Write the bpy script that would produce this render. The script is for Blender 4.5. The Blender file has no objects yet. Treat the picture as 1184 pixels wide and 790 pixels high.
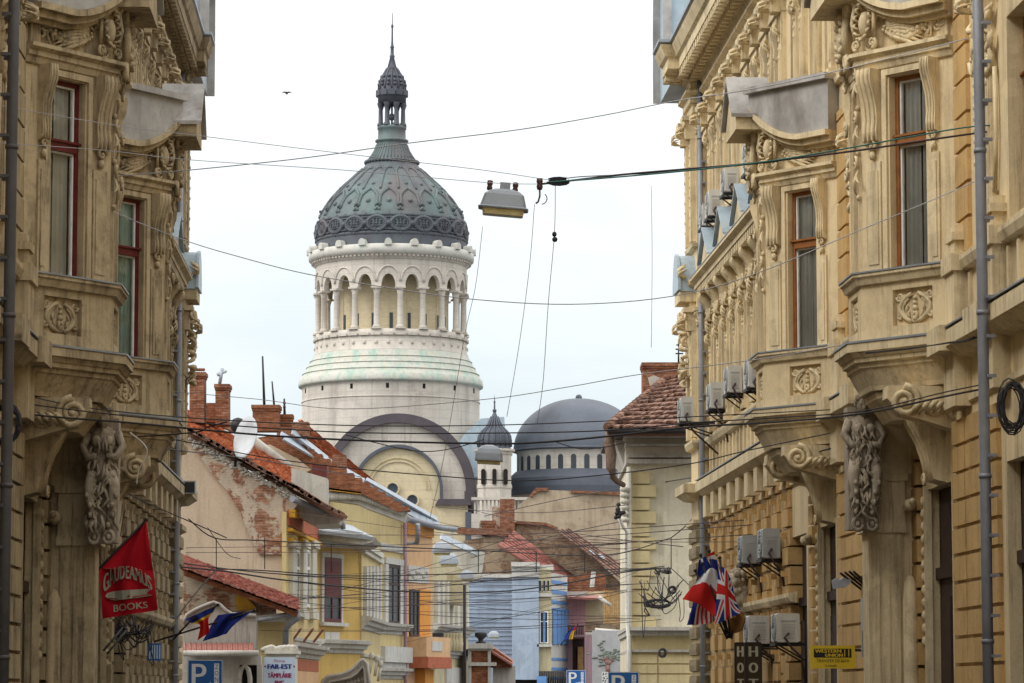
import bpy, math, random
from math import sin, cos, pi, atan, atan2, sqrt, exp
from mathutils import Vector, Matrix
R = math.radians
rnd = random.Random(7)
SC = bpy.context.scene
COL = SC.collection

# ------------------------------------------------------------------ camera geometry
W0, H0, F = 1184, 790, 3800.0
HOR = 805.0
PITCH = atan((HOR - 395) / F)
CAM = Vector((0, 0, 1.7))
def ray(px, py):
    x, y, z = (px - 592) / F, 1.0, (395 - py) / F
    return Vector((x, y*cos(PITCH) - z*sin(PITCH), y*sin(PITCH) + z*cos(PITCH)))
def at(px, py, Y):
    r = ray(px, py)
    return CAM + r * (Y / r.y)

# ------------------------------------------------------------------ mesh builder
ROOTLOC = {}
class MB:
    def __init__(s, T=None):
        s.V, s.F, s.M, s.S = [], [], [], []
        s.stack = [T.copy() if T else Matrix.Identity(4)]
        s.m = 0; s.sm = False
        s._upd()
    def _upd(s):
        s.T = s.stack[-1]; s.flip = s.T.to_3x3().determinant() < 0
    def push(s, M): s.stack.append(s.T @ M); s._upd(); return s
    def pop(s): s.stack.pop(); s._upd(); return s
    def v(s, p):
        q = s.T @ Vector(p); s.V.append((q.x, q.y, q.z)); return len(s.V) - 1
    def f(s, idx, m=None, sm=None):
        if s.flip: idx = list(reversed(idx))
        s.F.append(tuple(idx)); s.M.append(s.m if m is None else m); s.S.append(s.sm if sm is None else sm)
    def poly(s, pts, m=None): s.f([s.v(p) for p in pts], m)
    def box(s, x0, x1, y0, y1, z0, z1, m=None):
        a = [s.v((x, y, z)) for z in (z0, z1) for y in (y0, y1) for x in (x0, x1)]
        for q in ((0,2,3,1),(4,5,7,6),(0,1,5,4),(2,6,7,3),(0,4,6,2),(1,3,7,5)): s.f([a[i] for i in q], m)
    def ext(s, pts, d0, d1, m=None, ax='z', caps=True):
        """polygon of 2-D points extruded along an axis: z:(x,y) y:(x,z) x:(y,z)"""
        def P(a, b, c): return (a, b, c) if ax == 'z' else ((a, c, b) if ax == 'y' else (c, a, b))
        n = len(pts)
        A = [s.v(P(a, b, d0)) for a, b in pts]; B = [s.v(P(a, b, d1)) for a, b in pts]
        for i in range(n):
            j = (i + 1) % n; s.f([A[i], A[j], B[j], B[i]], m)
        if caps: s.f(A[::-1], m); s.f(B, m)
    def loft(s, rings, m=None, closed=True, caps=True, sm=None):
        I = [[s.v(p) for p in r] for r in rings]; n = len(I[0])
        for a, b in zip(I[:-1], I[1:]):
            for i in range(n if closed else n - 1):
                j = (i + 1) % n; s.f([a[i], a[j], b[j], b[i]], m, sm)
        if caps and closed: s.f(I[0][::-1], m); s.f(I[-1], m)
    def tube(s, pts, r, k=6, m=None, caps=True):
        pts = [Vector(p) for p in pts]; n = len(pts)
        rr = r if isinstance(r, (list, tuple)) else [r]*n
        rings = []; up = None
        for i, p in enumerate(pts):
            t = (pts[min(i+1, n-1)] - pts[max(i-1, 0)])
            if t.length < 1e-9: t = Vector((0, 0, 1))
            t.normalize()
            if up is None:
                up = Vector((0, 0, 1)) if abs(t.z) < .9 else Vector((1, 0, 0))
            a = up - t*up.dot(t)
            if a.length < 1e-6: a = t.orthogonal()
            a.normalize(); up = a; b = t.cross(a)
            rings.append([p + (a*cos(2*pi*j/k) + b*sin(2*pi*j/k))*rr[i] for j in range(k)])
        s.loft(rings, m, True, caps, True)
    def ball(s, c, r, k=8, m=None):
        rx, ry, rz = r if isinstance(r, (tuple, list)) else (r, r, r)
        h = max(4, k//2 + 1); rings = []
        top = s.v((c[0], c[1], c[2]+rz)); bot = s.v((c[0], c[1], c[2]-rz))
        for i in range(1, h):
            a = pi*i/h
            rings.append([s.v((c[0]+rx*sin(a)*cos(2*pi*j/k), c[1]+ry*sin(a)*sin(2*pi*j/k), c[2]+rz*cos(a))) for j in range(k)])
        for j in range(k):
            q = (j+1) % k
            s.f([top, rings[0][j], rings[0][q]], m, True); s.f([bot, rings[-1][q], rings[-1][j]], m, True)
            for a, b in zip(rings[:-1], rings[1:]): s.f([a[j], b[j], b[q], a[q]], m, True)
    def lathe(s, prof, c=(0,0,0), k=32, m=None, a0=0, a1=2*pi, sm=True, ax=None):
        full = abs(a1 - a0 - 2*pi) < 1e-6
        n = k if full else k + 1
        I = [[s.v((c[0]+r*cos(a0+(a1-a0)*j/k), c[1]+r*sin(a0+(a1-a0)*j/k), c[2]+z)) for j in range(n)] for r, z in prof]
        for a, b in zip(I[:-1], I[1:]):
            for j in range(k):
                q = (j+1) % n; s.f([a[j], a[q], b[q], b[j]], m, sm)
    def sweep(s, prof, path, m=None, caps=True):
        """moulding: prof [(out, z)] carried along path [(u, w)], mitred; outward = left of travel"""
        n = len(path); P = [Vector(p) for p in path]; rings = []
        for i in range(n):
            ns = []
            if i > 0: t = (P[i]-P[i-1]).normalized(); ns.append(Vector((-t.y, t.x)))
            if i < n-1: t = (P[i+1]-P[i]).normalized(); ns.append(Vector((-t.y, t.x)))
            mv = ns[0] if len(ns) == 1 else (ns[0]+ns[1]) / max(.25, 1 + ns[0].dot(ns[1]))
            rings.append([(P[i].x+mv.x*o, P[i].y+mv.y*o, z) for o, z in prof])
        s.loft(rings, m, True, caps, False)
    def grid(s, fn, nu, nv, m=None, sm=True, mf=None):
        I = [[s.v(fn(i/nu, j/nv)) for j in range(nv+1)] for i in range(nu+1)]
        for i in range(nu):
            for j in range(nv):
                s.f([I[i][j], I[i+1][j], I[i+1][j+1], I[i][j+1]], mf((i+.5)/nu, (j+.5)/nv) if mf else m, sm)
    def wall(s, x0, x1, y0, y1, ops, z=0.0, rev=.2, back=False, m=None):
        """flat wall in local xy at height z, with rectangular openings (a,b,c,d) and reveals"""
        xs = sorted({x0, x1, *[max(x0, min(x1, o[i])) for o in ops for i in (0, 1)]})
        ys = sorted({y0, y1, *[max(y0, min(y1, o[i])) for o in ops for i in (2, 3)]})
        for a, b in zip(xs[:-1], xs[1:]):
            run = None
            for c, d in zip(ys[:-1], ys[1:]):
                hole = any(o[0]-1e-6 <= a and b <= o[1]+1e-6 and o[2]-1e-6 <= c and d <= o[3]+1e-6 for o in ops)
                if not hole: s.poly([(a, c, z), (b, c, z), (b, d, z), (a, d, z)], m)
        for op in ops:
            a, b, c, d = op[:4]; q = z - (op[4] if len(op) > 4 else rev)
            s.poly([(a, c, z), (a, d, z), (a, d, q), (a, c, q)], m); s.poly([(b, c, z), (b, c, q), (b, d, q), (b, d, z)], m)
            s.poly([(a, d, z), (b, d, z), (b, d, q), (a, d, q)], m); s.poly([(a, c, z), (a, c, q), (b, c, q), (b, c, z)], m)
            if back: s.poly([(a, c, q), (b, c, q), (b, d, q), (a, d, q)], m)
    # ---- carved ornament, in a face frame (x along, y up, z out)
    def scroll(s, cx, cy, r, d=1, turns=1.6, a0=0.0, z=.03, t=None, m=None):
        t = t or r*.22; pts = []; rr = []; n = int(13*turns)
        for i in range(n+1):
            q = i/n; a = a0 + d*2*pi*turns*q; rad = r*(1-.86*q)
            pts.append((cx+rad*cos(a), cy+rad*sin(a), z)); rr.append(t*(1-.35*q))
        s.tube(pts, rr, 5, m); s.ball((cx, cy, z), (r*.26, r*.26, r*.3), 7, m)
    def leaf(s, x, y, ang, ln, wd, z=.04, curl=.5, m=None):
        pts = []; rr = []
        for i in range(6):
            q = i/5; a = ang + curl*q
            pts.append((x+ln*q*cos(a), y+ln*q*sin(a), z*(1+.8*sin(pi*q)))); rr.append(wd*(.25+sin(pi*min(1, q*.9+.1)))*.6)
        s.tube(pts, rr, 5, m)
    def garland(s, x0, x1, y, sag, n, r, z=.05, m=None):
        for i in range(n):
            q = i/(n-1); k = sin(pi*q)
            s.ball((x0+(x1-x0)*q+rnd.uniform(-.3, .3)*r, y-sag*k, z), r*(.65+.6*k)*rnd.uniform(.85, 1.15), 6, m)
    def fan(s, x, y, a0, a1, n, ln, wd, z=.05, curl=.3, m=None):
        for i in range(n):
            q = i/(n-1); s.leaf(x, y, a0+(a1-a0)*q, ln*(.75+.25*sin(pi*q)), wd, z, curl*(1-2*q), m)
    def lyre(s, x0, x1, y0, y1, z=.03, m=None):
        cx, w, h = (x0+x1)/2, x1-x0, y1-y0
        for d in (-1, 1):
            pts = []
            for i in range(15):
                q = i/14; a = q*2*pi*.8
                pts.append((cx+d*w*(.08+.3*sin(pi*q)**.8), y0+h*(.05+.82*q), z))
            s.tube(pts, [h*.07]*15, 5, m); s.tube([(p_[0]-d*w*.07, p_[1]*.97+y0*.03, z) for p_ in pts[2:-2]], h*.03, 5, m)
            for q in range(4): s.leaf(cx+d*w*(.14+.06*q), y0+h*(.2+.17*q), pi/2-d*(.9-.3*q), h*.2, h*.06, z, d*.8, m)
            s.scroll(cx+d*w*.38, y0+h*.8, h*.14, -d, 1.4, 0 if d > 0 else pi, z, h*.05, m)
            s.scroll(cx+d*w*.40, y0+h*.25, h*.12, d, 1.3, pi/2, z, h*.05, m)
            s.leaf(cx, y0+h*.1, pi/2-d*.7, h*.3, h*.09, z, d*.6, m)
        for q, r in ((.15, .09), (.3, .07), (.45, .1), (.6, .07), (.74, .06)): s.ball((cx, y0+h*q, z*1.2), (h*r, h*r, h*.09), 7, m)
        s.fan(cx, y0+h*.03, pi*.12, pi*.88, 5, h*.2, h*.05, z, .2, m)
    def bracket(s, x0, x1, ytop, h, d, m=None):
        """console: scrolled S profile across the width"""
        pr = [(0, ytop), (d, ytop), (d*1.04, ytop-.10*h), (d*.98, ytop-.2*h), (d*.72, ytop-.34*h), (d*.5, ytop-.5*h),
              (d*.42, ytop-.7*h), (d*.5, ytop-.85*h), (d*.42, ytop-.96*h), (0, ytop-h)]
        n = len(pr); A = [s.v((x0, y, z)) for z, y in pr]; B = [s.v((x1, y, z)) for z, y in pr]
        for i in range(n): s.f([A[i], A[(i+1) % n], B[(i+1) % n], B[i]], m)
        s.f(A[::-1], m); s.f(B, m)
        w = x1-x0
        for q in (.2, .5, .8):
            s.tube([(x0+w*q, y, z+.004) for z, y in pr[1:9]], w*.09, 4, m)
        s.scroll((x0+x1)/2, ytop-h*1.03, w*.36, 1, 1.2, 0, .05, w*.12, m)
        s.ball(((x0+x1)/2, ytop-h*1.16, .04), (w*.2, h*.07, .04), 6, m)
    def capital(s, x, y, w, h, out, m=None):
        """pilaster capital: abacus, bell and two volutes"""
        s.box(x-w*.72, x+w*.72, y+h*.8, y+h, -.01, out*1.35, m)
        s.box(x-w*.5, x+w*.5, y, y+h*.8, -.01, out, m)
        for d in (-1, 1):
            s.scroll(x+d*w*.56, y+h*.62, w*.26, d, 1.5, pi/2, out*1.15, w*.1, m)
        s.fan(x, y+h*.05, pi*.15, pi*.85, 5, h*.6, w*.12, out*1.05, .1, m)
        s.ball((x, y+h*.72, out*1.2), (w*.2, h*.14, w*.16), 7, m)
    def cartouche(s, x, y, w, h, z=.08, m=None):
        s.ball((x, y-h*.05, z*.8), (w*.2, h*.22, z*.8), 10, m)
        for i in range(14):
            a = 2*pi*i/14; s.leaf(x+w*.24*cos(a), y+h*.26*sin(a), a+.6, h*.13, w*.07, z*.8, .9, m)
        for d in (-1, 1):
            s.scroll(x+d*w*.36, y+h*.34, w*.2, -d, 1.4, pi/2, z, w*.07, m)
            s.scroll(x+d*w*.34, y-h*.36, w*.18, d, 1.4, -pi/2, z, w*.07, m)
            s.tube([(x+d*w*.42, y+h*.28, z), (x+d*w*.48, y, z*1.2), (x+d*w*.40, y-h*.28, z)], w*.07, 5, m)
        s.fan(x, y+h*.38, pi*.2, pi*.8, 5, h*.24, w*.08, z, .2, m)
    def build(s, name, mats, parent=None, loc=None):
        if not isinstance(mats, (list, tuple)): mats = [mats]
        o0 = Vector(ROOTLOC.get(parent.name, (0, 0, 0))) if parent else Vector(loc or (0, 0, 0))
        me = bpy.data.meshes.new(name)
        me.from_pydata([(x-o0.x, y-o0.y, z-o0.z) for x, y, z in s.V], [], s.F)
        for mt in mats: me.materials.append(mt)
        me.polygons.foreach_set('material_index', s.M)
        me.polygons.foreach_set('use_smooth', s.S)
        me.update()
        o = bpy.data.objects.new(name, me); COL.objects.link(o)
        if parent: o.parent = parent
        else: o.location = o0
        ROOTLOC[o.name] = tuple(o0)
        return o

def tag(o, label, cat, group=None):
    o['label'] = label; o['category'] = cat
    if group: o['group'] = group
    return o
def thing(name, label, cat, loc, group=None):
    o = bpy.data.objects.new(name, None); COL.objects.link(o)
    o.location = loc; ROOTLOC[o.name] = tuple(loc); o.empty_display_size = .3
    return tag(o, label, cat, group)
def struct(o): o['kind'] = 'structure'; return o
def frame(o, x, y, z):
    M = Matrix.Identity(4)
    for i, c in enumerate((x, y, z, o)):
        for j in range(3): M[j][i] = c[j]
    return M
def seg_frame(p0, p1):
    """face frame on a wall segment in (u, w): x along, y up, z out"""
    t = (Vector(p1)-Vector(p0)); L = t.length; t /= L
    return frame((p0[0], p0[1], 0), (t.x, t.y, 0), (0, 0, 1), (-t.y, t.x, 0)), L

# ------------------------------------------------------------------ materials
def nt(name):
    m = bpy.data.materials.new(name); m.use_nodes = True; n = m.node_tree
    b = n.nodes['Principled BSDF']
    return m, n, b, n.nodes.new, n.links.new
def ramp(N, a, b, ca=(0,0,0,1), cb=(1,1,1,1)):
    r = N('ShaderNodeValToRGB'); r.color_ramp.elements[0].position = a; r.color_ramp.elements[1].position = b
    r.color_ramp.elements[0].color = ca; r.color_ramp.elements[1].color = cb
    return r
def c4(c): return (c[0], c[1], c[2], 1)
def mix(N, L, fac, a, b, mode='MIX'):
    x = N('ShaderNodeMix'); x.data_type = 'RGBA'; x.blend_type = mode
    if hasattr(fac, 'is_output'): L(fac, x.inputs[0])
    else: x.inputs[0].default_value = fac
    for s, i in ((a, 6), (b, 7)):
        if hasattr(s, 'is_output'): L(s, x.inputs[i])
        else: x.inputs[i].default_value = c4(s)
    return x.outputs[2]
def noise(N, L, vec, scale, detail=4, rough=.6, dist=0):
    n = N('ShaderNodeTexNoise'); n.inputs['Scale'].default_value = scale; n.inputs['Detail'].default_value = detail
    n.inputs['Roughness'].default_value = rough; n.inputs['Distortion'].default_value = dist
    L(vec, n.inputs['Vector']); return n.outputs['Fac']
def pos(N): return N('ShaderNodeNewGeometry').outputs['Position']
def mapped(N, L, vec, sc):
    m = N('ShaderNodeMapping'); m.inputs['Scale'].default_value = sc; L(vec, m.inputs['Vector']); return m.outputs[0]
def math_(N, L, op, a, b=None):
    x = N('ShaderNodeMath'); x.operation = op
    for s, i in ((a, 0), (b, 1)):
        if s is None: continue
        if hasattr(s, 'is_output'): L(s, x.inputs[i])
        else: x.inputs[i].default_value = s
    return x.outputs[0]
def bump(N, L, b, h, st, dist=.01):
    x = N('ShaderNodeBump'); x.inputs['Strength'].default_value = st; x.inputs['Distance'].default_value = dist
    L(h, x.inputs['Height']); L(x.outputs[0], b.inputs['Normal'])
def stucco(name, col, dirt, amt=.5, streak=.5, sc=1.0, rough=.88, bst=.35, pale=None, peel=None, peel_amt=.62, courses=0):
    """painted render: cloudy tone, soot patches, rain streaks, grain, optional peeled patches"""
    m, n, b, N, L = nt(name); P = pos(N)
    c = mix(N, L, ramp_out(N, L, noise(N, L, P, .55*sc, 5, .6), .3, .72), [x*.88 for x in col], [min(1, x*1.1) for x in (pale or col)])
    big = ramp_out(N, L, noise(N, L, P, 1.3*sc, 7, .68, .4), .48, .74)
    c = mix(N, L, math_(N, L, 'MULTIPLY', big, amt), c, dirt)
    st = ramp_out(N, L, noise(N, L, mapped(N, L, P, (3.2*sc, 3.2*sc, .22*sc)), 1.6, 5, .65), .50, .72)
    c = mix(N, L, math_(N, L, 'MULTIPLY', st, streak), c, [x*.8 for x in dirt])
    s2 = ramp_out(N, L, noise(N, L, mapped(N, L, P, (8*sc, 8*sc, .45*sc)), 1.3, 5, .7), .575, .66)                 # narrow drip marks
    c = mix(N, L, math_(N, L, 'MULTIPLY', s2, streak*.75), c, [x*.6 for x in dirt])
    pt = ramp_out(N, L, noise(N, L, P, .85*sc, 7, .55, 1.2), .585, .60)                                            # touched-up patches of paint
    c = mix(N, L, math_(N, L, 'MULTIPLY', pt, .30), c, [min(1, x*1.22) for x in (pale or col)])
    if courses:
        sz_ = N('ShaderNodeSeparateXYZ'); L(P, sz_.inputs[0])
        fr_ = math_(N, L, 'FRACT', math_(N, L, 'DIVIDE', sz_.outputs[2], courses))
        c = mix(N, L, math_(N, L, 'MULTIPLY', math_(N, L, 'LESS_THAN', fr_, .09), .35), c, dirt)
    fine = noise(N, L, P, 26*sc, 4, .7)
    c = mix(N, L, .22, c, mix(N, L, ramp_out(N, L, fine, .3, .7), (.25, .25, .25), (1, 1, 1)), 'SOFT_LIGHT')
    if peel:
        pk = ramp_out(N, L, noise(N, L, P, 1.0*sc, 8, .62, .6), peel_amt, peel_amt+.03)
        c = mix(N, L, pk, c, peel)
    L(c, b.inputs['Base Color']); b.inputs['Roughness'].default_value = rough; b.inputs['Specular IOR Level'].default_value = .25
    bump(N, L, b, mix(N, L, .5, fine, noise(N, L, P, 5*sc, 3)), bst, .012)
    return m
def ramp_out(N, L, s, a, b):
    r = ramp(N, a, b); L(s, r.inputs[0]); return r.outputs[0]
def brick_mat(name, c1, c2, mortar, bw=.24, rh=.075, plaster=None, pl_amt=.5, dirt=(.06,.05,.04), darts=.35, sc=1.0, psc=1.0):
    m, n, b, N, L = nt(name); P = pos(N)
    sx = N('ShaderNodeSeparateXYZ'); L(P, sx.inputs[0]); cb = N('ShaderNodeCombineXYZ')
    L(math_(N, L, 'ADD', sx.outputs[0], math_(N, L, 'MULTIPLY', sx.outputs[1], .73)), cb.inputs[0]); L(sx.outputs[2], cb.inputs[1])
    wv = N('ShaderNodeTexNoise'); wv.inputs['Scale'].default_value = 7; L(P, wv.inputs['Vector'])
    vm = N('ShaderNodeVectorMath'); vm.operation = 'MULTIPLY_ADD'; L(wv.outputs['Color'], vm.inputs[0]); vm.inputs[1].default_value = (.03, .03, 0); L(cb.outputs[0], vm.inputs[2])
    t = N('ShaderNodeTexBrick'); L(vm.outputs[0], t.inputs['Vector'])
    t.inputs['Color1'].default_value = c4(c1); t.inputs['Color2'].default_value = c4(c2); t.inputs['Mortar'].default_value = c4(mortar)
    t.inputs['Scale'].default_value = 1; t.inputs['Brick Width'].default_value = bw; t.inputs['Row Height'].default_value = rh
    t.inputs['Mortar Size'].default_value = rh*.13; t.inputs['Mortar Smooth'].default_value = .3; t.inputs['Bias'].default_value = -.1
    c = mix(N, L, ramp_out(N, L, noise(N, L, mapped(N, L, P, (3.5, 3.5, 11)), 1.0, 4, .7), .35, .68), [x*.45 for x in c1], t.outputs['Color'])
    c = mix(N, L, math_(N, L, 'MULTIPLY', ramp_out(N, L, noise(N, L, P, 3*sc, 6, .7), .45, .75), darts), c, dirt)
    if plaster:
        k = ramp_out(N, L, noise(N, L, P, .7*psc, 9, .7, .5), pl_amt, pl_amt+.05)
        pc = mix(N, L, ramp_out(N, L, noise(N, L, P, 4*sc, 5), .3, .7), [x*.72 for x in plaster], plaster)
        c = mix(N, L, k, c, pc)
    L(c, b.inputs['Base Color']); b.inputs['Roughness'].default_value = .92; b.inputs['Specular IOR Level'].default_value = .2
    bump(N, L, b, math_(N, L, 'ADD', math_(N, L, 'MULTIPLY', t.outputs['Fac'], -1), noise(N, L, P, 20, 3)), .6, .02)
    return m
def plain(name, col, rough=.7, var=.25, sc=4, metal=0, spec=.3, bst=.15, dirt=None, damt=.5):
    m, n, b, N, L = nt(name); P = pos(N); f = noise(N, L, P, sc, 6, .65)
    c = mix(N, L, ramp_out(N, L, f, .3, .7), [x*(1-var) for x in col], [min(1, x*(1+var)) for x in col])
    if dirt: c = mix(N, L, math_(N, L, 'MULTIPLY', ramp_out(N, L, noise(N, L, mapped(N, L, P, (1, 1, .3)), sc*.7, 7, .7, .3), .5, .72), damt), c, dirt)
    L(c, b.inputs['Base Color']); b.inputs['Roughness'].default_value = rough; b.inputs['Metallic'].default_value = metal
    b.inputs['Specular IOR Level'].default_value = spec
    if bst: bump(N, L, b, noise(N, L, P, sc*4, 4), bst, .01)
    return m
def tile_mat(name, c1, c2, c3, moss=(.05,.045,.03), mamt=.4):
    """each roof tile of the mesh its own tone"""
    m, n, b, N, L = nt(name); P = pos(N); g = N('ShaderNodeNewGeometry')
    r = ramp(N, 0, 1, c4(c1), c4(c3)); e = r.color_ramp.elements.new(.5); e.color = c4(c2); L(g.outputs['Random Per Island'], r.inputs[0])
    c = mix(N, L, math_(N, L, 'MULTIPLY', ramp_out(N, L, noise(N, L, P, 1.4, 7, .7), .45, .75), mamt), r.outputs[0], moss)
    c = mix(N, L, .3, c, mix(N, L, noise(N, L, P, 18, 4), (.1, .1, .1), (1, 1, 1)), 'SOFT_LIGHT')
    L(c, b.inputs['Base Color']); b.inputs['Roughness'].default_value = .85; b.inputs['Specular IOR Level'].default_value = .25
    bump(N, L, b, noise(N, L, P, 24, 3), .3, .01)
    return m
def glass_mat(name, tint=(.7,.75,.75), k=.8):
    m, n, b, N, L = nt(name); n.nodes.remove(b); o = n.nodes['Material Output']
    t = N('ShaderNodeBsdfTransparent'); t.inputs[0].default_value = c4(tint)
    g = N('ShaderNodeBsdfGlossy'); g.inputs['Roughness'].default_value = .03
    bp = N('ShaderNodeBump'); bp.inputs['Strength'].default_value = .10; L(noise(N, L, pos(N), 1.5, 2), bp.inputs['Height']); L(bp.outputs[0], g.inputs['Normal'])
    fr = N('ShaderNodeFresnel'); fr.inputs[0].default_value = 1.5
    x = N('ShaderNodeMixShader'); L(math_(N, L, 'ADD', fr.outputs[0], .10), x.inputs[0]); L(t.outputs[0], x.inputs[1]); L(g.outputs[0], x.inputs[2])
    L(x.outputs[0], o.inputs['Surface']); return m
M = {}
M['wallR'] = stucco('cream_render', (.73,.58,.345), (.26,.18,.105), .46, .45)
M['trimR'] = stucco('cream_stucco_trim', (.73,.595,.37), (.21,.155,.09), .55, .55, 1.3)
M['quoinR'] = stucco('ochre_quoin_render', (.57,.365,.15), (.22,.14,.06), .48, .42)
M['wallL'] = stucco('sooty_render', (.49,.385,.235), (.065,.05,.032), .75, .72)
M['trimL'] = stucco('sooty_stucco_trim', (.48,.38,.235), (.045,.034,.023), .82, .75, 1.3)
M['quoinL'] = stucco('sooty_shaded_quoin_render', (.37,.29,.17), (.055,.042,.028), .72, .68)  # sooty, with the shade of the lower left street also put into the colour
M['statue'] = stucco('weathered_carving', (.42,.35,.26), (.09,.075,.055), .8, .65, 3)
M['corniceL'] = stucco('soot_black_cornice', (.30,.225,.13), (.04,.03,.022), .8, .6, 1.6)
M['corniceR'] = M['trimR']
M['rubble'] = stucco('rough_rusticated_stone', (.33,.26,.155), (.09,.07,.045), .6, .4, 2.2, .95, 1.0)
M['zinc'] = plain('weathered_zinc', (.30,.33,.36), .5, .22, 2.5, .25, .4, .1, (.13,.12,.12), .55)
M['lead'] = plain('old_lead_sheet', (.40,.385,.365), .6, .3, 1.6, .1, .35, .15, (.15,.115,.09), .9)
M['bluezinc'] = plain('pale_zinc', (.40,.49,.55), .45, .15, 2, .2, .4, .1, (.2,.2,.2), .4)
M['pipe'] = plain('grey_pipe', (.25,.26,.29), .5, .15, 3, .2, .4, .05, (.1,.09,.08), .4)
M['pipedark'] = plain('dark_pipe', (.09,.085,.085), .6, .2, 3, .1, .3, .05)
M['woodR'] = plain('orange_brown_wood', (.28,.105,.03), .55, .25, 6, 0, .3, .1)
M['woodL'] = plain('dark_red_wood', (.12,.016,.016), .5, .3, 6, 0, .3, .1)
M['white'] = plain('white_paint', (.82,.81,.76), .6, .12, 5, 0, .3, .08, (.3,.27,.22), .5)
M['glass'] = glass_mat('window_glass', (.9,.93,.93))
M['curtain'] = plain('grey_net_curtain', (.72,.71,.66), .95, .1, 2, 0, .1, 0)
M['curtaing'] = plain('pale_green_curtain', (.55,.72,.66), .95, .1, 2, 0, .1, 0)
M['dark'] = plain('dark_interior', (.025,.022,.02), .9, .2, 2, 0, .1, 0)
M['door'] = plain('dark_door_wood', (.05,.03,.025), .6, .3, 4)
M['cable'] = plain('black_cable', (.045,.043,.047), .7, .2, 5, 0, .2, 0)
M['cableb'] = plain('brown_cable', (.06,.04,.045), .7, .2, 5, 0, .2, 0)
M['cableg'] = plain('green_cable', (.03,.13,.11), .6, .2, 5, 0, .3, 0)
M['cablegr'] = plain('grey_wire', (.38,.38,.40), .6, .1, 5, .2, .3, 0)
M['iron'] = plain('dark_iron', (.03,.028,.028), .6, .3, 6, .3, .4, .1)
M['acw'] = plain('white_ac_plastic', (.60,.59,.55), .5, .08, 3, 0, .4, .03, (.35,.31,.25), .5)
M['acg'] = plain('grey_ac_plastic', (.36,.38,.38), .5, .08, 3, 0, .4, .03, (.2,.19,.16), .4)
M['lampgrey'] = plain('grey_lamp_enamel', (.33,.36,.40), .4, .1, 3, .1, .4, .03)
M['lens'] = plain('yellowed_lens', (.66,.56,.27), .25, .2, 9, 0, .5, .1)
M['ceramic'] = plain('brown_insulator', (.07,.03,.03), .3, .2, 5, 0, .5, .05)
# ------------------------------------------------------------------ the twin palaces
def facade_frame(vp, pxn, D0, side, zoff):
    d = ray(vp, HOR); u = Vector((d.x, d.y, 0)).normalized()
    w = Vector((-u.y, u.x, 0)) * (1 if side == 'R' else -1)
    o = at(pxn, HOR, D0); o.z = zoff
    return frame(o, u, w, (0, 0, 1)), o, u

def window(parent, T, x0, x1, y0, y1, ytr, depth, wood, curt, seed=0, blind=None):
    """casement in a face frame: frame (part window), sash, pane, curtain sub-parts"""
    q = -depth
    b = MB(T); fw = .055
    b.box(x0, x0+fw, y0, y1, q-.08, q+.02); b.box(x1-fw, x1, y0, y1, q-.08, q+.02)
    b.box(x0+fw, x1-fw, y1-fw, y1, q-.08, q+.02); b.box(x0+fw, x1-fw, y0, y0+fw*.8, q-.08, q+.02)
    b.box(x0+fw, x1-fw, ytr-.055, ytr+.055, q-.08, q+.045); b.box(x0-.0, x1, ytr+.055, ytr+.085, q-.02, q+.075)
    f = b.build('window', wood, parent)
    s = MB(T); sw = .026
    for c, d in ((y0+fw*.8, ytr-.055), (ytr+.055, y1-fw)):
        a, e = x0+fw, x1-fw
        s.box(a, a+sw, c, d, q-.06, q-.012); s.box(e-sw, e, c, d, q-.06, q-.012)
        s.box(a+sw, e-sw, c, c+sw, q-.06, q-.012); s.box(a+sw, e-sw, d-sw, d, q-.06, q-.012)
        if x1-x0 > .85: s.box((a+e)/2-.03, (a+e)/2+.03, c+sw, d-sw, q-.06, q-.008)
    s.build('sash', M['white'], f)
    p = MB(T); p.poly([(x0+fw, y0+fw, q-.04), (x1-fw, y0+fw, q-.04), (x1-fw, y1-fw, q-.04), (x0+fw, y1-fw, q-.04)]); p.build('pane', M['glass'], f)
    if curt:
        k = MB(T); r = random.Random(seed); ph = r.random()*6; wdt = (x1-x0)*.44
        for a, e in ((x0+.03, x0+.03+wdt), (x1-.03-wdt, x1-.03)):
            k.grid(lambda s_, t_: (a+(e-a)*s_, y0+(y1-y0)*t_, q-.115+.022*sin(s_*19+ph)+.010*sin(s_*41+t_*2)), 30, 3)
        k.build('curtain', curt, f)
    d = MB(T); d.poly([(x0, y0, q-.34), (x1, y0, q-.34), (x1, y1, q-.34), (x0, y1, q-.34)]); d.build('dark_room', M['dark'], f)
    return f

BANDS = .345
def quoins(b, u0, u1, w, z0, z1, wd=.06, band=BANDS, m=None):
    """rusticated pier: stacked blocks standing proud with recessed joints"""
    z = z0
    while z < z1-.05:
        t = min(z+band-.045, z1); d = rnd.uniform(0, .008)
        b.box(u0, u1, w-.3, w+wd+d, z, t, m); z += band

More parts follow.
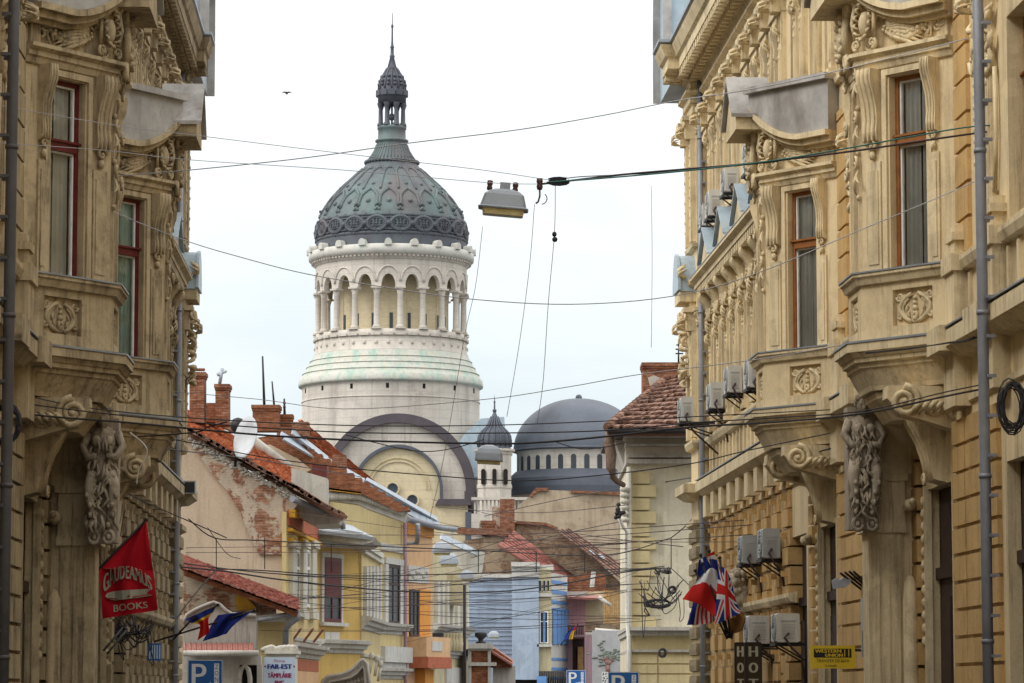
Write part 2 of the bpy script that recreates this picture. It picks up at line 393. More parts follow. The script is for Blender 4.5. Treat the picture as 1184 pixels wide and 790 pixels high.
def oriel(root, FT, u0, k, mt, full):
    """polygonal bay: returns nothing; adds parts to root"""
    wall, trim, lead = M['wall'+k], M['trim'+k], M['lead']
    P = [(u0, 0), (u0+1.35, 1.0), (u0+2.35, 1.0), (u0+3.7, 0)]
    Z0, ZS, ZT, ZC = 6.3, 7.2, 9.78, 9.9
    body = MB(FT); orn = MB(FT); led = MB(FT); cap = MB(FT)
    for i in range(3):
        S, L = seg_frame(P[i], P[i+1])
        oa, ob = (.31*L, .70*L) if i == 0 else ((.30*L, .69*L) if i == 2 else (.22, L-.22))
        body.push(S); orn.push(S); cap.push(S)
        body.wall(0, L, 7.0, 11.0, [(oa, ob, ZS, ZT)], 0, .2)
        pa, pb = (.24*L, .66*L) if i != 1 else (.2, L-.2)
        body.wall(-.02, L+.02, Z0-.05, 7.05, [(pa, pb, 6.48, 6.95)], .05, .07, True)
        orn.lyre(pa, pb, 6.49, 6.94, -.0)
        # surround
        for x in (oa-.11, ob+.03): orn.box(x, x+.08, ZS, ZT+.02, 0, .035)
        orn.box(oa-.11, ob+.11, ZT+.02, ZT+.1, 0, .035)
        if i != 1:
            flip = i == 2
            def X(x): return L-x if flip else x
            nb = sorted((X(.155*L), X(.275*L))); fb = sorted((X(.775*L), X(.955*L)))
            for a, c in (nb, fb): orn.bracket(a+.02, c-.02, ZC, .98, .2)
            # shaft below brackets
            for a, c in (nb, fb): orn.box(a+.02, c-.02, ZS, ZC-1.22, 0, .03); orn.box(a+.06, c-.06, ZS+.12, ZC-1.34, .03, .045)
            # relief panel above the cornice
            for q in range(9):
                a_ = pi*(.74+.05*q); a_ = a_ if not flip else pi-a_
                orn.leaf(X(.70*L), 10.46-.012*q, a_, .5+.035*q-.02*abs(q-5), .042, .05, (.75-.1*q)*(1 if not flip else -1))
            orn.garland(X(.22*L), X(.72*L), 10.40, .16, 14, .05); orn.garland(X(.20*L), X(.70*L), 10.44, .14, 12, .035, .08)
            for q in range(70):
                x = X(rnd.uniform(.08, .85)*L); y = rnd.uniform(10.3, 10.5)+.5*max(0, (abs(x-X(0))/L-.25))
                orn.leaf(x, y, rnd.uniform(0, 6.3), rnd.uniform(.08, .2), .028, .03, rnd.uniform(-2.2, 2.2))
            orn.box(X(.10*L)-.09, X(.10*L)+.09, 10.14, 10.68, 0, .05); orn.garland(X(.10*L)-.01, X(.10*L)+.01, 10.55, .02, 3, .05, .07)
            orn.scroll(X(.82*L), 10.62, .12, 1, 1.6, 0, .08); orn.scroll(X(.85*L), 10.25, .10, -1, 1.6, 0, .08)
            orn.cartouche(X(.88*L), 10.55, .42, .85, .14)
            # swooping cornice with its sheet metal
            def crv(off):
                pts = []
                for q in range(15):
                    t = q/14; x = L*1.0-(L*.74)*t; y = 11.18-.55*sin(min(1, t*1.05)*pi/2)**.75
                    if t > .85: y = 11.18-.55
                    pts.append((X(x), y+off))
                return pts
            top = [(X(L*1.06), 11.20)]+crv(0)+[(X(-.04), 10.63)]
            for off, o1 in ((0, .34), (-.09, .24), (-.17, .14)):
                up = [(x, y+off) for x, y in top]; lo = [(x, y+off-(.088 if off > -.17 else .07)) for x, y in top]
                orn.ext(up+lo[::-1], 0, o1)
            body.wall(min(X(0), X(L)), max(X(0), X(L)), 10.9, 11.3, [], -.01, .1)
            mt_ = [(X(L*1.06), 11.44)]+[(x, y+.002) for x, y in top]+[(X(-.04), 11.44)]
            cap.ext(mt_, .0, .27)
            cap.box(min(X(-.06), X(L*1.08)), max(X(-.06), X(L*1.08)), 11.44, 11.54, -.02, .36)
        else:
            orn.cartouche(L/2, 10.45, .7, 1.0, .16)
            for y in (9.9, 9.3, 8.7): orn.scroll(.1, y, .11, 1, 1.4, 0, .07); orn.leaf(.1, y-.12, -pi/2, .3, .035, .05, .3); orn.leaf(.02, y-.1, -pi/2-.3, .25, .03, .05, -.3); orn.ball((.1, y-.45, .04), (.03, .045, .03), 6)
            for y in (9.9, 9.3, 8.7): orn.scroll(L-.1, y, .11, -1, 1.4, 0, .07)
            orn.ext([(-.2, 10.85), (L+.2, 10.85), (L+.2, 11.05), (L/2, 11.7), (-.2, 11.05)], 0, .5)
            cap.ext([(-.26, 11.04), (L/2, 11.76), (L+.26, 11.04), (L+.26, 11.1), (L/2, 11.84), (-.26, 11.1)], -.1, .58)
        body.pop(); orn.pop(); cap.pop()
    body.poly([(P[0][0], 0, 11.3), (P[1][0], 1, 11.3), (P[2][0], 1, 11.3), (P[3][0], 0, 11.3)])
    core = MB(FT)
    for e, m in ((.55, 0),):
        core.ext([(P[0][0]+.7, -.3), (P[1][0]+.17, .42), (P[2][0]-.17, .42), (P[3][0]-.7, -.3)], 6.3, 11.2, ax='z')
    core.build('inner_room', M['dark'], root)
    # ledges that run round the bay
    led.sweep([(0, 7.04), (.10, 7.06), (.13, 7.14), (.16, 7.16), (.16, 7.2), (-.05, 7.21), (-.05, 7.04)], P)
    led.build('window_sill', trim, root); led = MB(FT); led.sweep([(0, 9.88), (.04, 9.9), (.07, 9.97), (.1, 9.99), (.1, 10.05), (.17, 10.09), (.17, 10.14), (-.05, 10.15), (-.05, 9.88)], P)
    led.build('bay_cornice', trim, root); led = MB(FT); led.sweep([(-.05, 6.1), (.16, 6.1), (.20, 6.16), (.24, 6.17), (.24, 6.28), (-.05, 6.30)], P)
    led.sweep([(-.35, 5.66), (-.08, 5.68), (-.06, 5.74), (.05, 5.95), (.08, 5.97), (.08, 6.02), (.14, 6.04), (.14, 6.1), (-.35, 6.1)], P)
    led.sweep([(-.6, 5.3), (-.38, 5.3), (-.30, 5.42), (-.16, 5.58), (-.14, 5.66), (-.6, 5.66)], P)
    body.build('bay_wall', wall, root); orn.build('bay_carving', trim, root); led.build('bay_ledge', trim, root)
    cap.build('bay_metal_cap', lead, root)
    fl = MB(FT); fl.sweep([(-.04, 7.203), (.175, 7.203), (.175, 7.225), (-.04, 7.235)], P); fl.build('ledge_flashing', M['zinc'], root); fl = MB(FT); fl.sweep([(-.04, 6.303), (.255, 6.283), (.255, 6.31), (-.04, 6.335)], P)
    fl.build('ledge_flashing', M['zinc'], root)
    for i in range(3):
        S, L = seg_frame(P[i], P[i+1])
        oa, ob = (.31*L, .70*L) if i == 0 else ((.30*L, .69*L) if i == 2 else (.22, L-.22))
        window(root, FT @ S, oa, ob, ZS, ZT, 8.92, .13, M['wood'+k], M['curtaing'] if (u0 > 5 and k == 'L') else M['curtain'], int(u0)+i)

def herm(T, x, y, z, s, m=None):
    """carved console figure: head, torso with drapery, two tapering scroll feet; x along street, y outward"""
    b = MB(T)
    b.push(Matrix.Translation((x, y, z)) @ Matrix.Diagonal((s*.8, s*.95, s, 1)))
    b.ball((0, .10, 1.30), (.12, .14, .16), 10)                        # head
    b.ball((0, .22, 1.27), (.035, .05, .05), 6); b.ball((-.05, .2, 1.33), (.035, .03, .02), 6); b.ball((.05, .2, 1.33), (.035, .03, .02), 6)
    for i in range(16):
        a = i/16*2*pi; b.ball((.12*cos(a), .06+.1*sin(a), 1.38+.05*sin(3*a)), .05, 5)
    for i in range(8): b.leaf(0, .2, -pi/2+rnd.uniform(-.5, .5), .2, .05, 1.1, .2)
    b.loft([[(rx*cos(2*pi*j/10), .02+ry*sin(2*pi*j/10), q) for j in range(10)] for q, rx, ry in
            ((1.18, .09, .09), (1.1, .24, .15), (.98, .27, .2), (.82, .2, .18), (.66, .19, .17), (.5, .22, .2), (.34, .16, .14))], sm=True)
    for d in (-1, 1):
        b.tube([(d*.26, .05, 1.08), (d*.36, .12, .88), (d*.25, .2, .72), (d*.08, .24, .74)], [.085, .075, .065, .05], 7)
        b.ball((d*.11, .2, .96), (.09, .07, .085), 8)
        pts = [(d*.16, .14, .5), (d*.22, .2, .3), (d*.2, .22, .1), (d*.15, .16, -.15), (d*.13, .12, -.34)]
        b.tube(pts, [.11, .105, .085, .06, .045], 8)
        for q in range(6):
            p = pts[min(4, q*5//6)]; b.ball((p[0]+rnd.uniform(-.05, .05), p[1]+.09, .45-q*.14), .05, 5)
        pr = [(d*.13+.09*cos(a), .14, -.42+.09*sin(a)) for a in [i*pi/5 for i in range(11)]]
        b.tube(pr, .035, 6); b.ball((d*.13, .14, -.42), .05, 8)
    for i in range(80):
        a = rnd.uniform(0, pi); q = rnd.uniform(-.15, 1.05)
        p = (.22*cos(a), .06+.17*sin(a), q)
        b.tube([p, (p[0]+rnd.uniform(-.1, .1), p[1]+.05, q-.12), (p[0]+rnd.uniform(-.12, .12), p[1]+.02, q-.25)], [.022, .032, .012], 5)
    b.box(-.28, .28, -.35, .02, -.5, 1.3)
    b.pop(); return b

def palace(k, vp, pxn, D0, zoff, pavw, corp, UE, label):
    FT, O, U = facade_frame(vp, pxn, D0, k, zoff)
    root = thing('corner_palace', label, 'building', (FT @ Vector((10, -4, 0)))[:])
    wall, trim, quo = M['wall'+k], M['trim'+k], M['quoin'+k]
    US = -64.0  # palace lengthened unseen behind the camera to darken the lower street
    # ---- main wall with openings
    ops = []; wins = []
    for u0 in (0, 10):
        ops.append((u0+.4, u0+2.46, -.1, 4.45, .16)); ops.append((u0+4.1, u0+6.4, .5, 4.45, .16))
        ops += [(u0+.55, u0+1.4, 11.75, 13.7), (u0+2.3, u0+3.15, 11.75, 13.7), (u0+4.6, u0+5.5, 7.3, 9.7), (u0+4.6, u0+5.5, 11.75, 13.7)]
        wins += [ops[-1], ops[-2], ops[-3], ops[-4]]
    ops += [(-9, -6.9, -.1, 4.45, .16), (-4.6, -2.9, -.1, 4.45, .16), (-4.4, -3.3, 7.3, 9.7), (-8.5, -7.4, 7.3, 9.7), (-4.4, -3.3, 11.75, 13.7), (-8.5, -7.4, 11.75, 13.7)]
    wins += ops[-4:]
    SP = 1.45; strips = [16.2+SP*i for i in range(int((UE-16.9)/SP)+1)]
    for s in strips[:-1]:
        a, c = s+.40, s+SP-.40
        ops += [(a, c, 3.55, 5.3), (a, c, .6, 3.1), (a, c, 7.3, 9.7), (a, c, 11.75, 13.7)]; wins += ops[-4:]
    b = MB(FT)
    b.push(frame((0, 0, 0), (1, 0, 0), (0, 0, 1), (0, 1, 0)))
    b.wall(US, UE, -.6, 15.2, ops, 0, .32); b.pop()
    b.box(US, UE+1.4, -12, -.75, -.6, 15.1)
    b.build('wall', wall, root)
    for i, (a, c, z0, z1) in enumerate(wins):
        S = frame((0, 0, 0), (1, 0, 0), (0, 0, 1), (0, 1, 0))
        window(root, FT @ S, a, c, z0, z1, z0+(z1-z0)*.68, .22, M['wood'+k], None if z0 < 3 else M['curtain'], i)
    S = frame((0, 0, 0), (1, 0, 0), (0, 0, 1), (0, 1, 0))
    for a, c in ((.4, 2.46), (4.1, 6.4), (10.4, 12.46), (14.1, 16.4), (-9, -6.9), (-4.6, -2.9)):
        d = MB(FT @ S); d.box(a, c, -.3, 4.45, -.26, -.17)
        for q in range(2): d.box(a+.15+q*(c-a)/2, a+(q+1)*(c-a)/2-.15, .3, 3.0, -.17, -.13)
        d.box(a, c, 3.25, 3.4, -.17, -.10); d.build('street_door', M['door'], root)
    # ---- rusticated piers
    b = MB(FT)
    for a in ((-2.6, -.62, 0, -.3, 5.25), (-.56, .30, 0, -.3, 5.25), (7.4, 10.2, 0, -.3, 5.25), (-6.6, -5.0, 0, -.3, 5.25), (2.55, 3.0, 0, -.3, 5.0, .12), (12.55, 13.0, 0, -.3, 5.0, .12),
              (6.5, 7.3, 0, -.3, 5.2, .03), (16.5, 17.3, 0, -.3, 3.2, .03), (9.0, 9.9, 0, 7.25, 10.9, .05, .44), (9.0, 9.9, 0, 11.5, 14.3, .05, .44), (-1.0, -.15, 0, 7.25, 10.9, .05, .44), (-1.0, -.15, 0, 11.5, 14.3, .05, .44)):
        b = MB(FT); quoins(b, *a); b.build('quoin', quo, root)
    for s in strips:
        b = MB(FT); z = .3; i = 0
        while z < 5.4:
            t = min(z+.30, 5.45); b.box(s-.37, s+.37, -.3, .05+.035*(i % 2), z, t); z += .335; i += 1
            b.box(s-.05, s+.05, .05, .16, z-.20, z-.10) if i % 2 else None
        b.build('rusticated_strip', quo if k == 'R' else M['rubble'], root)
    # ---- belt, frieze blocks, parapet zone
    lb = MB(FT)
    path_sec = [(US, 0), (UE-.36, 0)]
    lb.sweep([(0, 5.9), (.16, 5.92), (.30, 6.02), (.34, 6.03), (.34, 6.22), (.30, 6.26), (0, 6.3)], path_sec)
    lb.sweep([(0, 7.0), (.10, 7.02), (.14, 7.12), (.14, 7.18), (0, 7.2)], path_sec)
    lb.sweep([(0, 5.34), (.05, 5.36), (.05, 5.44), (0, 5.46)], path_sec)
    lb.sweep([(0, 3.3), (.12, 3.32), (.16, 3.4), (.16, 3.47), (0, 3.5)], [(15.3, 0), (UE, 0)])
    lb.sweep([(0, 11.35), (.08, 11.37), (.10, 11.45), (0, 11.48)], path_sec)
    # first-floor hood with its row of little gables
    lb.sweep([(0, 10.2), (.12, 10.22), (.2, 10.34), (.36, 10.36), (.36, 10.46), (.46, 10.52), (.46, 10.58), (0, 10.66)], [(15.2, 0), (UE-.6, 0)])
    for u in [15.3+.29*i for i in range(int((UE-16.2)/.29))]: lb.box(u, u+.16, .1, .34, 10.2, 10.345)
    for s in strips:
        lb.ext([(s-.26, 5.46), (s+.26, 5.46), (s+.26, 5.9), (s-.26, 5.9)], -.05, .24, ax='y')
        lb.bracket  # (blocks only)
    for u in [US+.6*i for i in range(int((UE-US)/.6))]:
        if not (-.3 < u % 10 < 4 and -.3 < u < 14): lb.box(u, u+.12, -.02, .045, 6.36, 6.96)
    # architrave, cornice
    lb.sweep([(0, 14.3), (.06, 14.32), (.06, 14.5), (.10, 14.52), (.10, 14.66), (.2, 14.72), (.2, 14.78), (0, 14.8)], path_sec)
    PV = [(UE, -.05), (UE, pavw), (UE+1.35, pavw), (UE+2.2, pavw-1.3), (UE+2.2, -6)]
    full = [(US, 0), (UE, 0), (UE, pavw), (UE+.55, pavw)]
    cw = corp
    cp = [(-.1, 14.85), (.12, 14.87), (.16, 14.98), (.24, 15.0), (.30, 15.14), (cw*.82, 15.16), (cw*.82, 15.38), (cw*.9, 15.42), (cw, 15.6), (cw*1.02, 15.66), (-.1, 15.8)]
    co = MB(FT); co.sweep(cp, full)
    nd = int((UE-US)/.36)
    for i in range(nd):
        u = US+.36*i
        if u > 2: co.box(u, u+.17, .26, .26+(cw*.82-.3)*.40, 14.96, 15.158); co.box(u+.08, u+.25, .27+(cw*.82-.3)*.52, cw*.80, 15.0, 15.158)
    for i in range(2): co.box(UE+.05+.3*i, UE+.2+.3*i, pavw+.27, pavw+cw*.80, 15.03, 15.158)
    for i in range(4):
        w = pavw-.1-.14*i; co.box(UE-cw*.8, UE-.27, w-.08, w, 15.03, 15.158)
    co.build('cornice', M['cornice'+k], root)
    # gutter edge and mansard behind
    rf = MB(FT); rf.sweep([(-.4, 15.8), (cw*1.0, 15.67), (cw*1.08, 15.70), (cw*1.08, 15.76), (-.4, 15.9)], full)
    rf.ext([(US, .2), (UE+1.2, .2), (UE+1.2, -11), (US, -11)], 15.82, 15.9)
    rf.ext([(.1, 15.85), (-.9, 17.9), (-11, 17.9), (-11, 15.85)], US, UE+.6, ax='x')
    rf.build('roof', M['zinc'], root)
    # ---- pilasters, capitals and drops
    pl = MB(FT); S = frame((0, 0, 0), (1, 0, 0), (0, 0, 1), (0, 1, 0)); pl.push(S)
    def pilaster(u, z0, z1, w=.36, out=.10, cap=True, drop=True):
        pl.box(u-w/2, u+w/2, z0, z1, -.02, out); pl.box(u-w*.62, u+w*.62, z0, z0+.16, -.02, out+.05)
        for q in (-.28, 0, .28): pl.box(u+q*w-w*.07, u+q*w+w*.07, z0+.3, z1-.7, out, out+.018)
        if cap: pl.capital(u, z1-.02, w, .42, out+.16)
        if drop:
            for i in range(4): pl.ball((u, z1-.35-.16*i, out+.01), (.035, .06, .03), 6)
            pl.fan(u, z1-.2, pi*1.2, pi*1.8, 5, .3, .035, out+.02)
    for s in strips:
        pilaster(s, 11.5, 13.85); pilaster(s, 7.25, 9.55, .34, .09, False)
        pl.bracket(s-.17, s+.17, 10.2, .62, .30); pl.scroll(s-.2, 9.75, .12, 1, 1.5, 0, .12); pl.scroll(s+.2, 9.75, .12, -1, 1.5, pi, .12)
        pl.fan(s, 9.62, pi*1.1, pi*1.9, 6, .3, .035, .1); pl.garland(s+.3, s+SP-.3, 9.98, .1, 11, .04, .06)
        for q in range(26): pl.leaf(s+rnd.uniform(.1, SP-.1), rnd.uniform(9.72, 10.18), rnd.uniform(0, 6.3), rnd.uniform(.1, .24), .03, .05, rnd.uniform(-2, 2))
        for q in range(5): pl.scroll(s+.25+.24*q, 9.83+.05*(q % 2), .09, 1 if q % 2 else -1, 1.5, 0, .06)
        for q in range(3): pl.ball((s, 9.3-.16*q, .10), (.04, .06, .03), 6)
        pl.bracket(s-.12, s+.12, 10.22, .35, .3)
        # window aprons and hoods on both floors
        a, c = s+.40, s+SP-.40
        pl.box(a-.1, c+.1, 11.55, 11.68, 0, .12)
        pl.box(a-.12, c+.12, 13.72, 13.84, 0, .12); pl.ext([(a-.16, 13.84), (c+.16, 13.84), ((a+c)/2, 14.15)], 0, .16)
        for x in (a-.09, c+.01): pl.box(x, x+.08, 7.3, 9.7, 0, .06); pl.box(x, x+.08, 11.7, 13.7, 0, .06)
        for x in (a-.05, c+.05): pl.bracket(x-.06, x+.06, 13.72, .55, .13)
    for u in (.2, 1.85, 3.5, 4.25, 5.85, 7.2, 8.6, 10.2, 11.85, 13.5, 14.25, -.9, -2.4, -5.2):
        pilaster(u, 11.5, 13.85, .3)
    for u in (4.25, 5.85, 7.2, 14.3, -2.5, -5.2): pilaster(u, 7.25, 9.9, .3, .08)
    for u in (7.9, -2.0, -2.6): # carved strips with curls
        pl.scroll(u, 9.3, .22, 1, 1.6, 0, .08); pl.scroll(u+.34, 9.5, .2, -1, 1.6, 0, .08)
        pl.tube([(u-.2, 9.2, .05), (u-.24, 8.4, .05), (u-.1, 7.7, .05), (u+.1, 7.9, .05), (u+.12, 8.4, .05)], .03, 5)
        for i in range(8): pl.ball((u+.36, 9.2-.14*i, .05), (.07, .06, .05), 6)
        for i in range(14): pl.leaf(u+rnd.uniform(-.2, .5), rnd.uniform(9.2, 10.4), rnd.uniform(0, 6.3), .25, .06, .06, 1)
    # pedestals in the sill zone
    for u in (-.45, 9.45, -2.9, 4.25, 7.0):
        pl.box(u-.32, u+.32, 6.3, 7.0, -.02, .2); pl.box(u-.36, u+.36, 7.0, 7.22, -.02, .24); pl.box(u-.2, u+.2, 7.22, 7.4, -.02, .17); pl.box(u-.26, u+.26, 7.4, 7.5, -.02, .2); pl.box(u-.18, u+.18, 7.5, 7.6, -.02, .15)
        pl.box(u-.44, u+.44, 5.98, 6.3, -.02, .42); pl.box(u-.36, u+.36, 5.3, 5.98, -.02, .22)
    pl.pop(); pl.build('pilaster', trim, root)
    # little metal gables along the hood
    for i, s in enumerate(strips[0:-2:2]):
        g = MB(FT); gt = MB(FT); u = s+SP/2
        gt.ext([(u-.8, 10.66), (u+.8, 10.66), (u, 11.2)], 0, .42, ax='y')
        g.ext([(u-.92, 10.64), (u, 11.27), (u+.92, 10.64), (u+.92, 10.68), (u, 11.32), (u-.92, 10.68)], -.02, .5, ax='y')
        gt.build('hood_gable', trim, root); g.build('gable_cap', M['bluezinc'], root)
    g = MB(FT); g.sweep([(0, 10.665), (.47, 10.585), (.47, 10.605), (0, 10.69)], [(15.2, 0), (UE-.6, 0)]); g.sweep([(0, 6.305), (.35, 6.265), (.35, 6.285), (0, 6.33)], path_sec)
    g.build('ledge_flashing', M['zinc'], root)
    lb.build('belt_course', trim, root)
    # ---- bays
    oriel(root, FT, 0, k, None, True); oriel(root, FT, 10, k, None, True)
    # ---- supports of the bays: piers with carved figures, curved consoles, half columns
    for u0 in (0, 10):
        sp = MB(FT)
        if u0 == 0: sp.box(u0+2.95, u0+3.5, .26, .72, -.3, 3.9); sp.box(u0+2.9, u0+3.55, .2, .8, 3.9, 4.02); sp.box(u0+2.92, u0+3.53, .22, .76, 4.02, 4.6); sp.box(u0+2.88, u0+3.57, .18, .84, 4.6, 4.7)
        if u0 == 0: sp.box(u0+2.95, u0+3.5, -.05, .70, 4.7, 5.6); sp.box(u0+3.0, u0+3.5, -.05, .26, -.3, 4.7)
        for q in (.30, .44, .58) if u0 == 0 else (): sp.box(u0+2.925, u0+2.95, q, q+.07, .4, 3.7)
        sp.box(u0+2.42, u0+2.5, -.05, .05, -.3, 4.5); sp.box(u0+.34, u0+.42, -.05, .05, -.3, 4.5)
        # big curved keystone console over the opening
        pr = [(0, 5.6), (.46, 5.6), (.48, 5.45), (.42, 5.25), (.28, 5.0), (.2, 4.75), (.16, 4.5), (0, 4.46)]
        sp.ext(pr, u0+1.0, u0+1.6, ax='x')
        for q in (1.08, 1.3, 1.52): sp.tube([(u0+q, w+.01, z) for w, z in pr[1:7]], .035, 6)
        sp.push(frame((u0, .25, 0), (1, 0, 0), (0, 0, 1), (0, 1, 0)))
        sp.scroll(1.3, 4.5, .10, 1, 1.4, 0, 0); sp.garland(2.5, 2.9, 4.3, .05, 5, .08, -.05); sp.pop()
        # scrolled volutes under the corbel
        for uu, ww in (((u0+.62, .12), (u0+2.75, .4)) if u0 else ((u0+.62, .12),)):
            sp.push(frame((uu, 0, 0), (0, 1, 0), (0, 0, 1), (-1, 0, 0)))
            sp.ext([(0, 5.66), (.85, 5.66), (.86, 5.5), (.7, 5.3), (.4, 5.22), (0, 5.1)], -.2, .2)
            sp.scroll(.64, 5.46, .2, 1, 1.9, pi/2, .21, .05); sp.scroll(.25, 5.4, .12, -1, 1.5, 0, .21, .04)
            for q in range(6): sp.leaf(.1+.09*q, 5.3, pi/2+.3, .24, .05, .21, .5)
            sp.pop()
        if u0 == 0: sp.lathe([(.12, -.3), (.12, .1), (.095, .15), (.10, 3.0), (.085, 3.2), (.04, 3.3), (0, 3.32)], (u0+2.72, .20, 0), 14)
        for q in range(12): sp.ball((u0+2.5, .05, 4.3-.17*q), (.04, .045, .07), 6)
        sp.build('bay_support', trim, root)
    for u0 in (0,):
        hb = herm(FT @ frame((0, 0, 0), (0, -1, 0), (-1, 0, 0), (0, 0, 1)), -.84, -(u0+2.6), 4.38, .92)
        hb.build('carved_figure', M['statue'], root)
    # ---- corner pavilion
    pv = MB(FT)
    pv.ext([(UE-.05, -1), (UE-.05, pavw), (UE+1.35, pavw), (UE+2.2, pavw-1.3), (UE+2.2, -8), (UE-.05, -8)], -.6, 15.0)
    pv.build('pavilion_wall', wall, root)
    pr = MB(FT); z = -.2
    while z < 5.2:
        pr.sweep([(-.02, z), (.06, z+.02), (.07, z+.13), (.06, z+.26), (-.02, z+.28)], PV[:4]); z += .345
    pr.build('pavilion_rustication', M['rubble'], root)
    pt = MB(FT)
    for pf in ([(0, 5.9), (.16, 5.92), (.30, 6.02), (.34, 6.03), (.34, 6.22), (0, 6.3)], [(0, 7.0), (.10, 7.02), (.14, 7.12), (.14, 7.18), (0, 7.2)],
               [(0, 5.3), (.12, 5.36), (.12, 5.46), (0, 5.5)], [(0, 11.35), (.1, 11.37), (.12, 11.45), (0, 11.48)],
               [(0, 14.3), (.08, 14.32), (.08, 14.5), (.14, 14.52), (.14, 14.66), (.24, 14.72), (.24, 14.78), (0, 14.8)]): pt.sweep(pf, PV[:4])
    for S, L in (seg_frame(PV[0], PV[1]), seg_frame(PV[1], PV[2])):
        pt.push(S)
        if L > 1:
            for x in (.2, L-.2):
                for z0, z1 in ((7.25, 9.6), (11.5, 13.8)):
                    pt.box(x-.15, x+.15, z0, z1, -.02, .12); pt.capital(x, z1-.05, .32, .5, .22)
                    for i in range(9): pt.ball((x+.03*(i%2), z1-.2-.22*i, .12), (.04, .05, .025), 6); pt.leaf(x, z1-.3-.22*i, -pi/2+(.6 if i % 2 else -.6), .16, .03, .055, .3)
            # small hooded niche
            pt.box(L/2-.55, L/2+.55, 10.2, 10.42, -.02, .36); pt.ext([(L/2-.5, 8.6), (L/2+.5, 8.6), (L/2+.5, 10.2), (L/2-.5, 10.2)], 0, .14)
            for i in range(20): pt.leaf(L/2+rnd.uniform(-.4, .4), rnd.uniform(8.5, 10.1), rnd.uniform(0, 6.3), .25, .07, .16, rnd.uniform(-1, 1))
            pt.ball((L/2-.62, 10.6, .12), (.10, .10, .08), 8); pt.fan(L/2-.62, 10.7, .5, 2.6, 5, .3, .05, .22)
        else:
            for z0, z1 in ((7.25, 9.7), (11.5, 13.9)):
                pt.box(L*.3, L*.95, z0, z1, -.02, .06); pt.capital(L*.7, z1-.05, .22, .4, .12)
        pt.pop()
    pt.build('pavilion_carving', trim, root)
    S, L = seg_frame(PV[1], PV[2])
    nb = MB(FT @ S)
    arc = [(L/2-.58, 10.42)]+[(L/2-.58*cos(a), 10.42+.85*sin(a)) for a in [pi*i/14 for i in range(1, 14)]]+[(L/2+.58, 10.42)]
    nb.ext(arc, -.02, .34); nb.ext([(x+(x-L/2)*.06, y+.03) for x, y in arc], .34, .40)
    nb.build('niche_hood', M['bluezinc'], root)
    # great curved attic dormer in sheet metal on the corner
    dm = MB(FT); c = UE+1.62; wf = pavw+cw*.62; zb = 15.02
    arc = [(c-1.12, zb), (c-1.15, 16.2), (c-1.1, 17.0), (c-.9, 17.9), (c-.5, 18.5), (c, 18.75), (c+.5, 18.5), (c+.9, 17.9), (c+1.1, 17.0), (c+1.15, 16.2), (c+1.12, zb)]
    dm.ext(arc, -3, wf, ax='y')
    rim = [(c+(x-c)*1.06, zb+(z-zb)*1.03) for x, z in arc]
    for a, bq in zip(range(len(arc)-1), range(1, len(arc))):
        dm.ext([arc[a], rim[a], rim[bq], arc[bq]], wf-.04, wf+.16, ax='y', m=1)
    for i in range(7): dm.ball((c-1.16, wf-.25-.13*i, 16.15+.17*i), .03, 6, 1)
    dm.build('attic_dormer', [M['bluezinc'] if k == 'R' else M['zinc'], M['lead']], root)
    # ---- rain pipes
    for u, r, z0, z1 in ((-3.72 if k == 'R' else -4.6, .064, -.3, 15.0), (UE-.2, .06, -.3, 15.0)):
        w0 = .42 if u < 0 else .17; rp = MB(FT)
        rp.tube([(u, w0, z0), (u, w0, 4), (u, w0, 8), (u, w0, z1)], r, 14)
        for z in [q*1.9+.4 for q in range(8)]: rp.lathe([(r, z), (r+.012, z), (r+.012, z+.05), (r, z+.05)], (u, w0, 0), 12)
        for z in [q*.46+.3 for q in range(31)]:
            rp.box(u-.15, u-.09, w0-.12, w0-.02, z, z+.035); rp.box(u+.09, u+.15, w0-.12, w0-.02, z, z+.035)
        rp.build('rain_pipe', M['pipe'] if k == 'R' or u > 0 else M['pipedark'], root)
    # carved bust above the street ledge of the far stretch
    if k == 'R':
        S = frame((0, 0, 0), (1, 0, 0), (0, 0, 1), (0, 1, 0)); bu = MB(FT @ S)
        u = 17.4; bu.push(Matrix.Translation((22.0, 3.3, 0)) @ Matrix.Scale(.72, 4) @ Matrix.Translation((-17.4, -3.48, 0)))
        bu.box(u-.3, u+.3, 3.48, 3.62, 0, .66); bu.ext([(-.0, 3.62), (.6, 3.62), (.5, 3.9), (.3, 4.1), (0, 4.2)], u-.24, u+.24, ax='q') if False else None
        bu.ball((u, 4.28, .36), (.27, .30, .30), 12); bu.ball((u-.02, 4.16, .62), (.14, .13, .14), 10); bu.ball((u-.02, 4.06, .64), (.11, .06, .1), 8)
        bu.ball((u-.02, 4.22, .74), (.06, .05, .05), 8)
        for d_ in (-1, 1): bu.ball((u+.11*d_, 4.34, .58), (.05, .045, .05), 8); bu.ball((u+.11*d_, 4.40, .57), (.08, .03, .06), 8); bu.ball((u+.22*d_, 4.52, .36), (.07, .08, .05), 8)
        for i in range(54):
            a = rnd.uniform(0, 6.3); r_ = rnd.uniform(.24, .36); q_ = rnd.uniform(.06, .105)
            bu.ball((u+r_*cos(a), 4.27+r_*sin(a)*1.1, rnd.uniform(.16, .50)), (q_, q_*1.2, q_), 7)
        bu.loft([[(u+a*cos(2*pi*j/10), y, .22+c_*sin(2*pi*j/10)) for j in range(10)] for y, a, c_ in ((3.62, .28, .3), (3.85, .34, .32), (4.1, .26, .26), (4.2, .2, .2))], sm=True)
        bu.pop(); bu.build('carved_bust', M['statue'], root)
    return FT, root
FTR, PR = palace('R', 400, 1115, 41.6, 0.0, .24, .82, 29.0, 'clean cream ornate palace with orange brown window frames behind the yellow signboard')
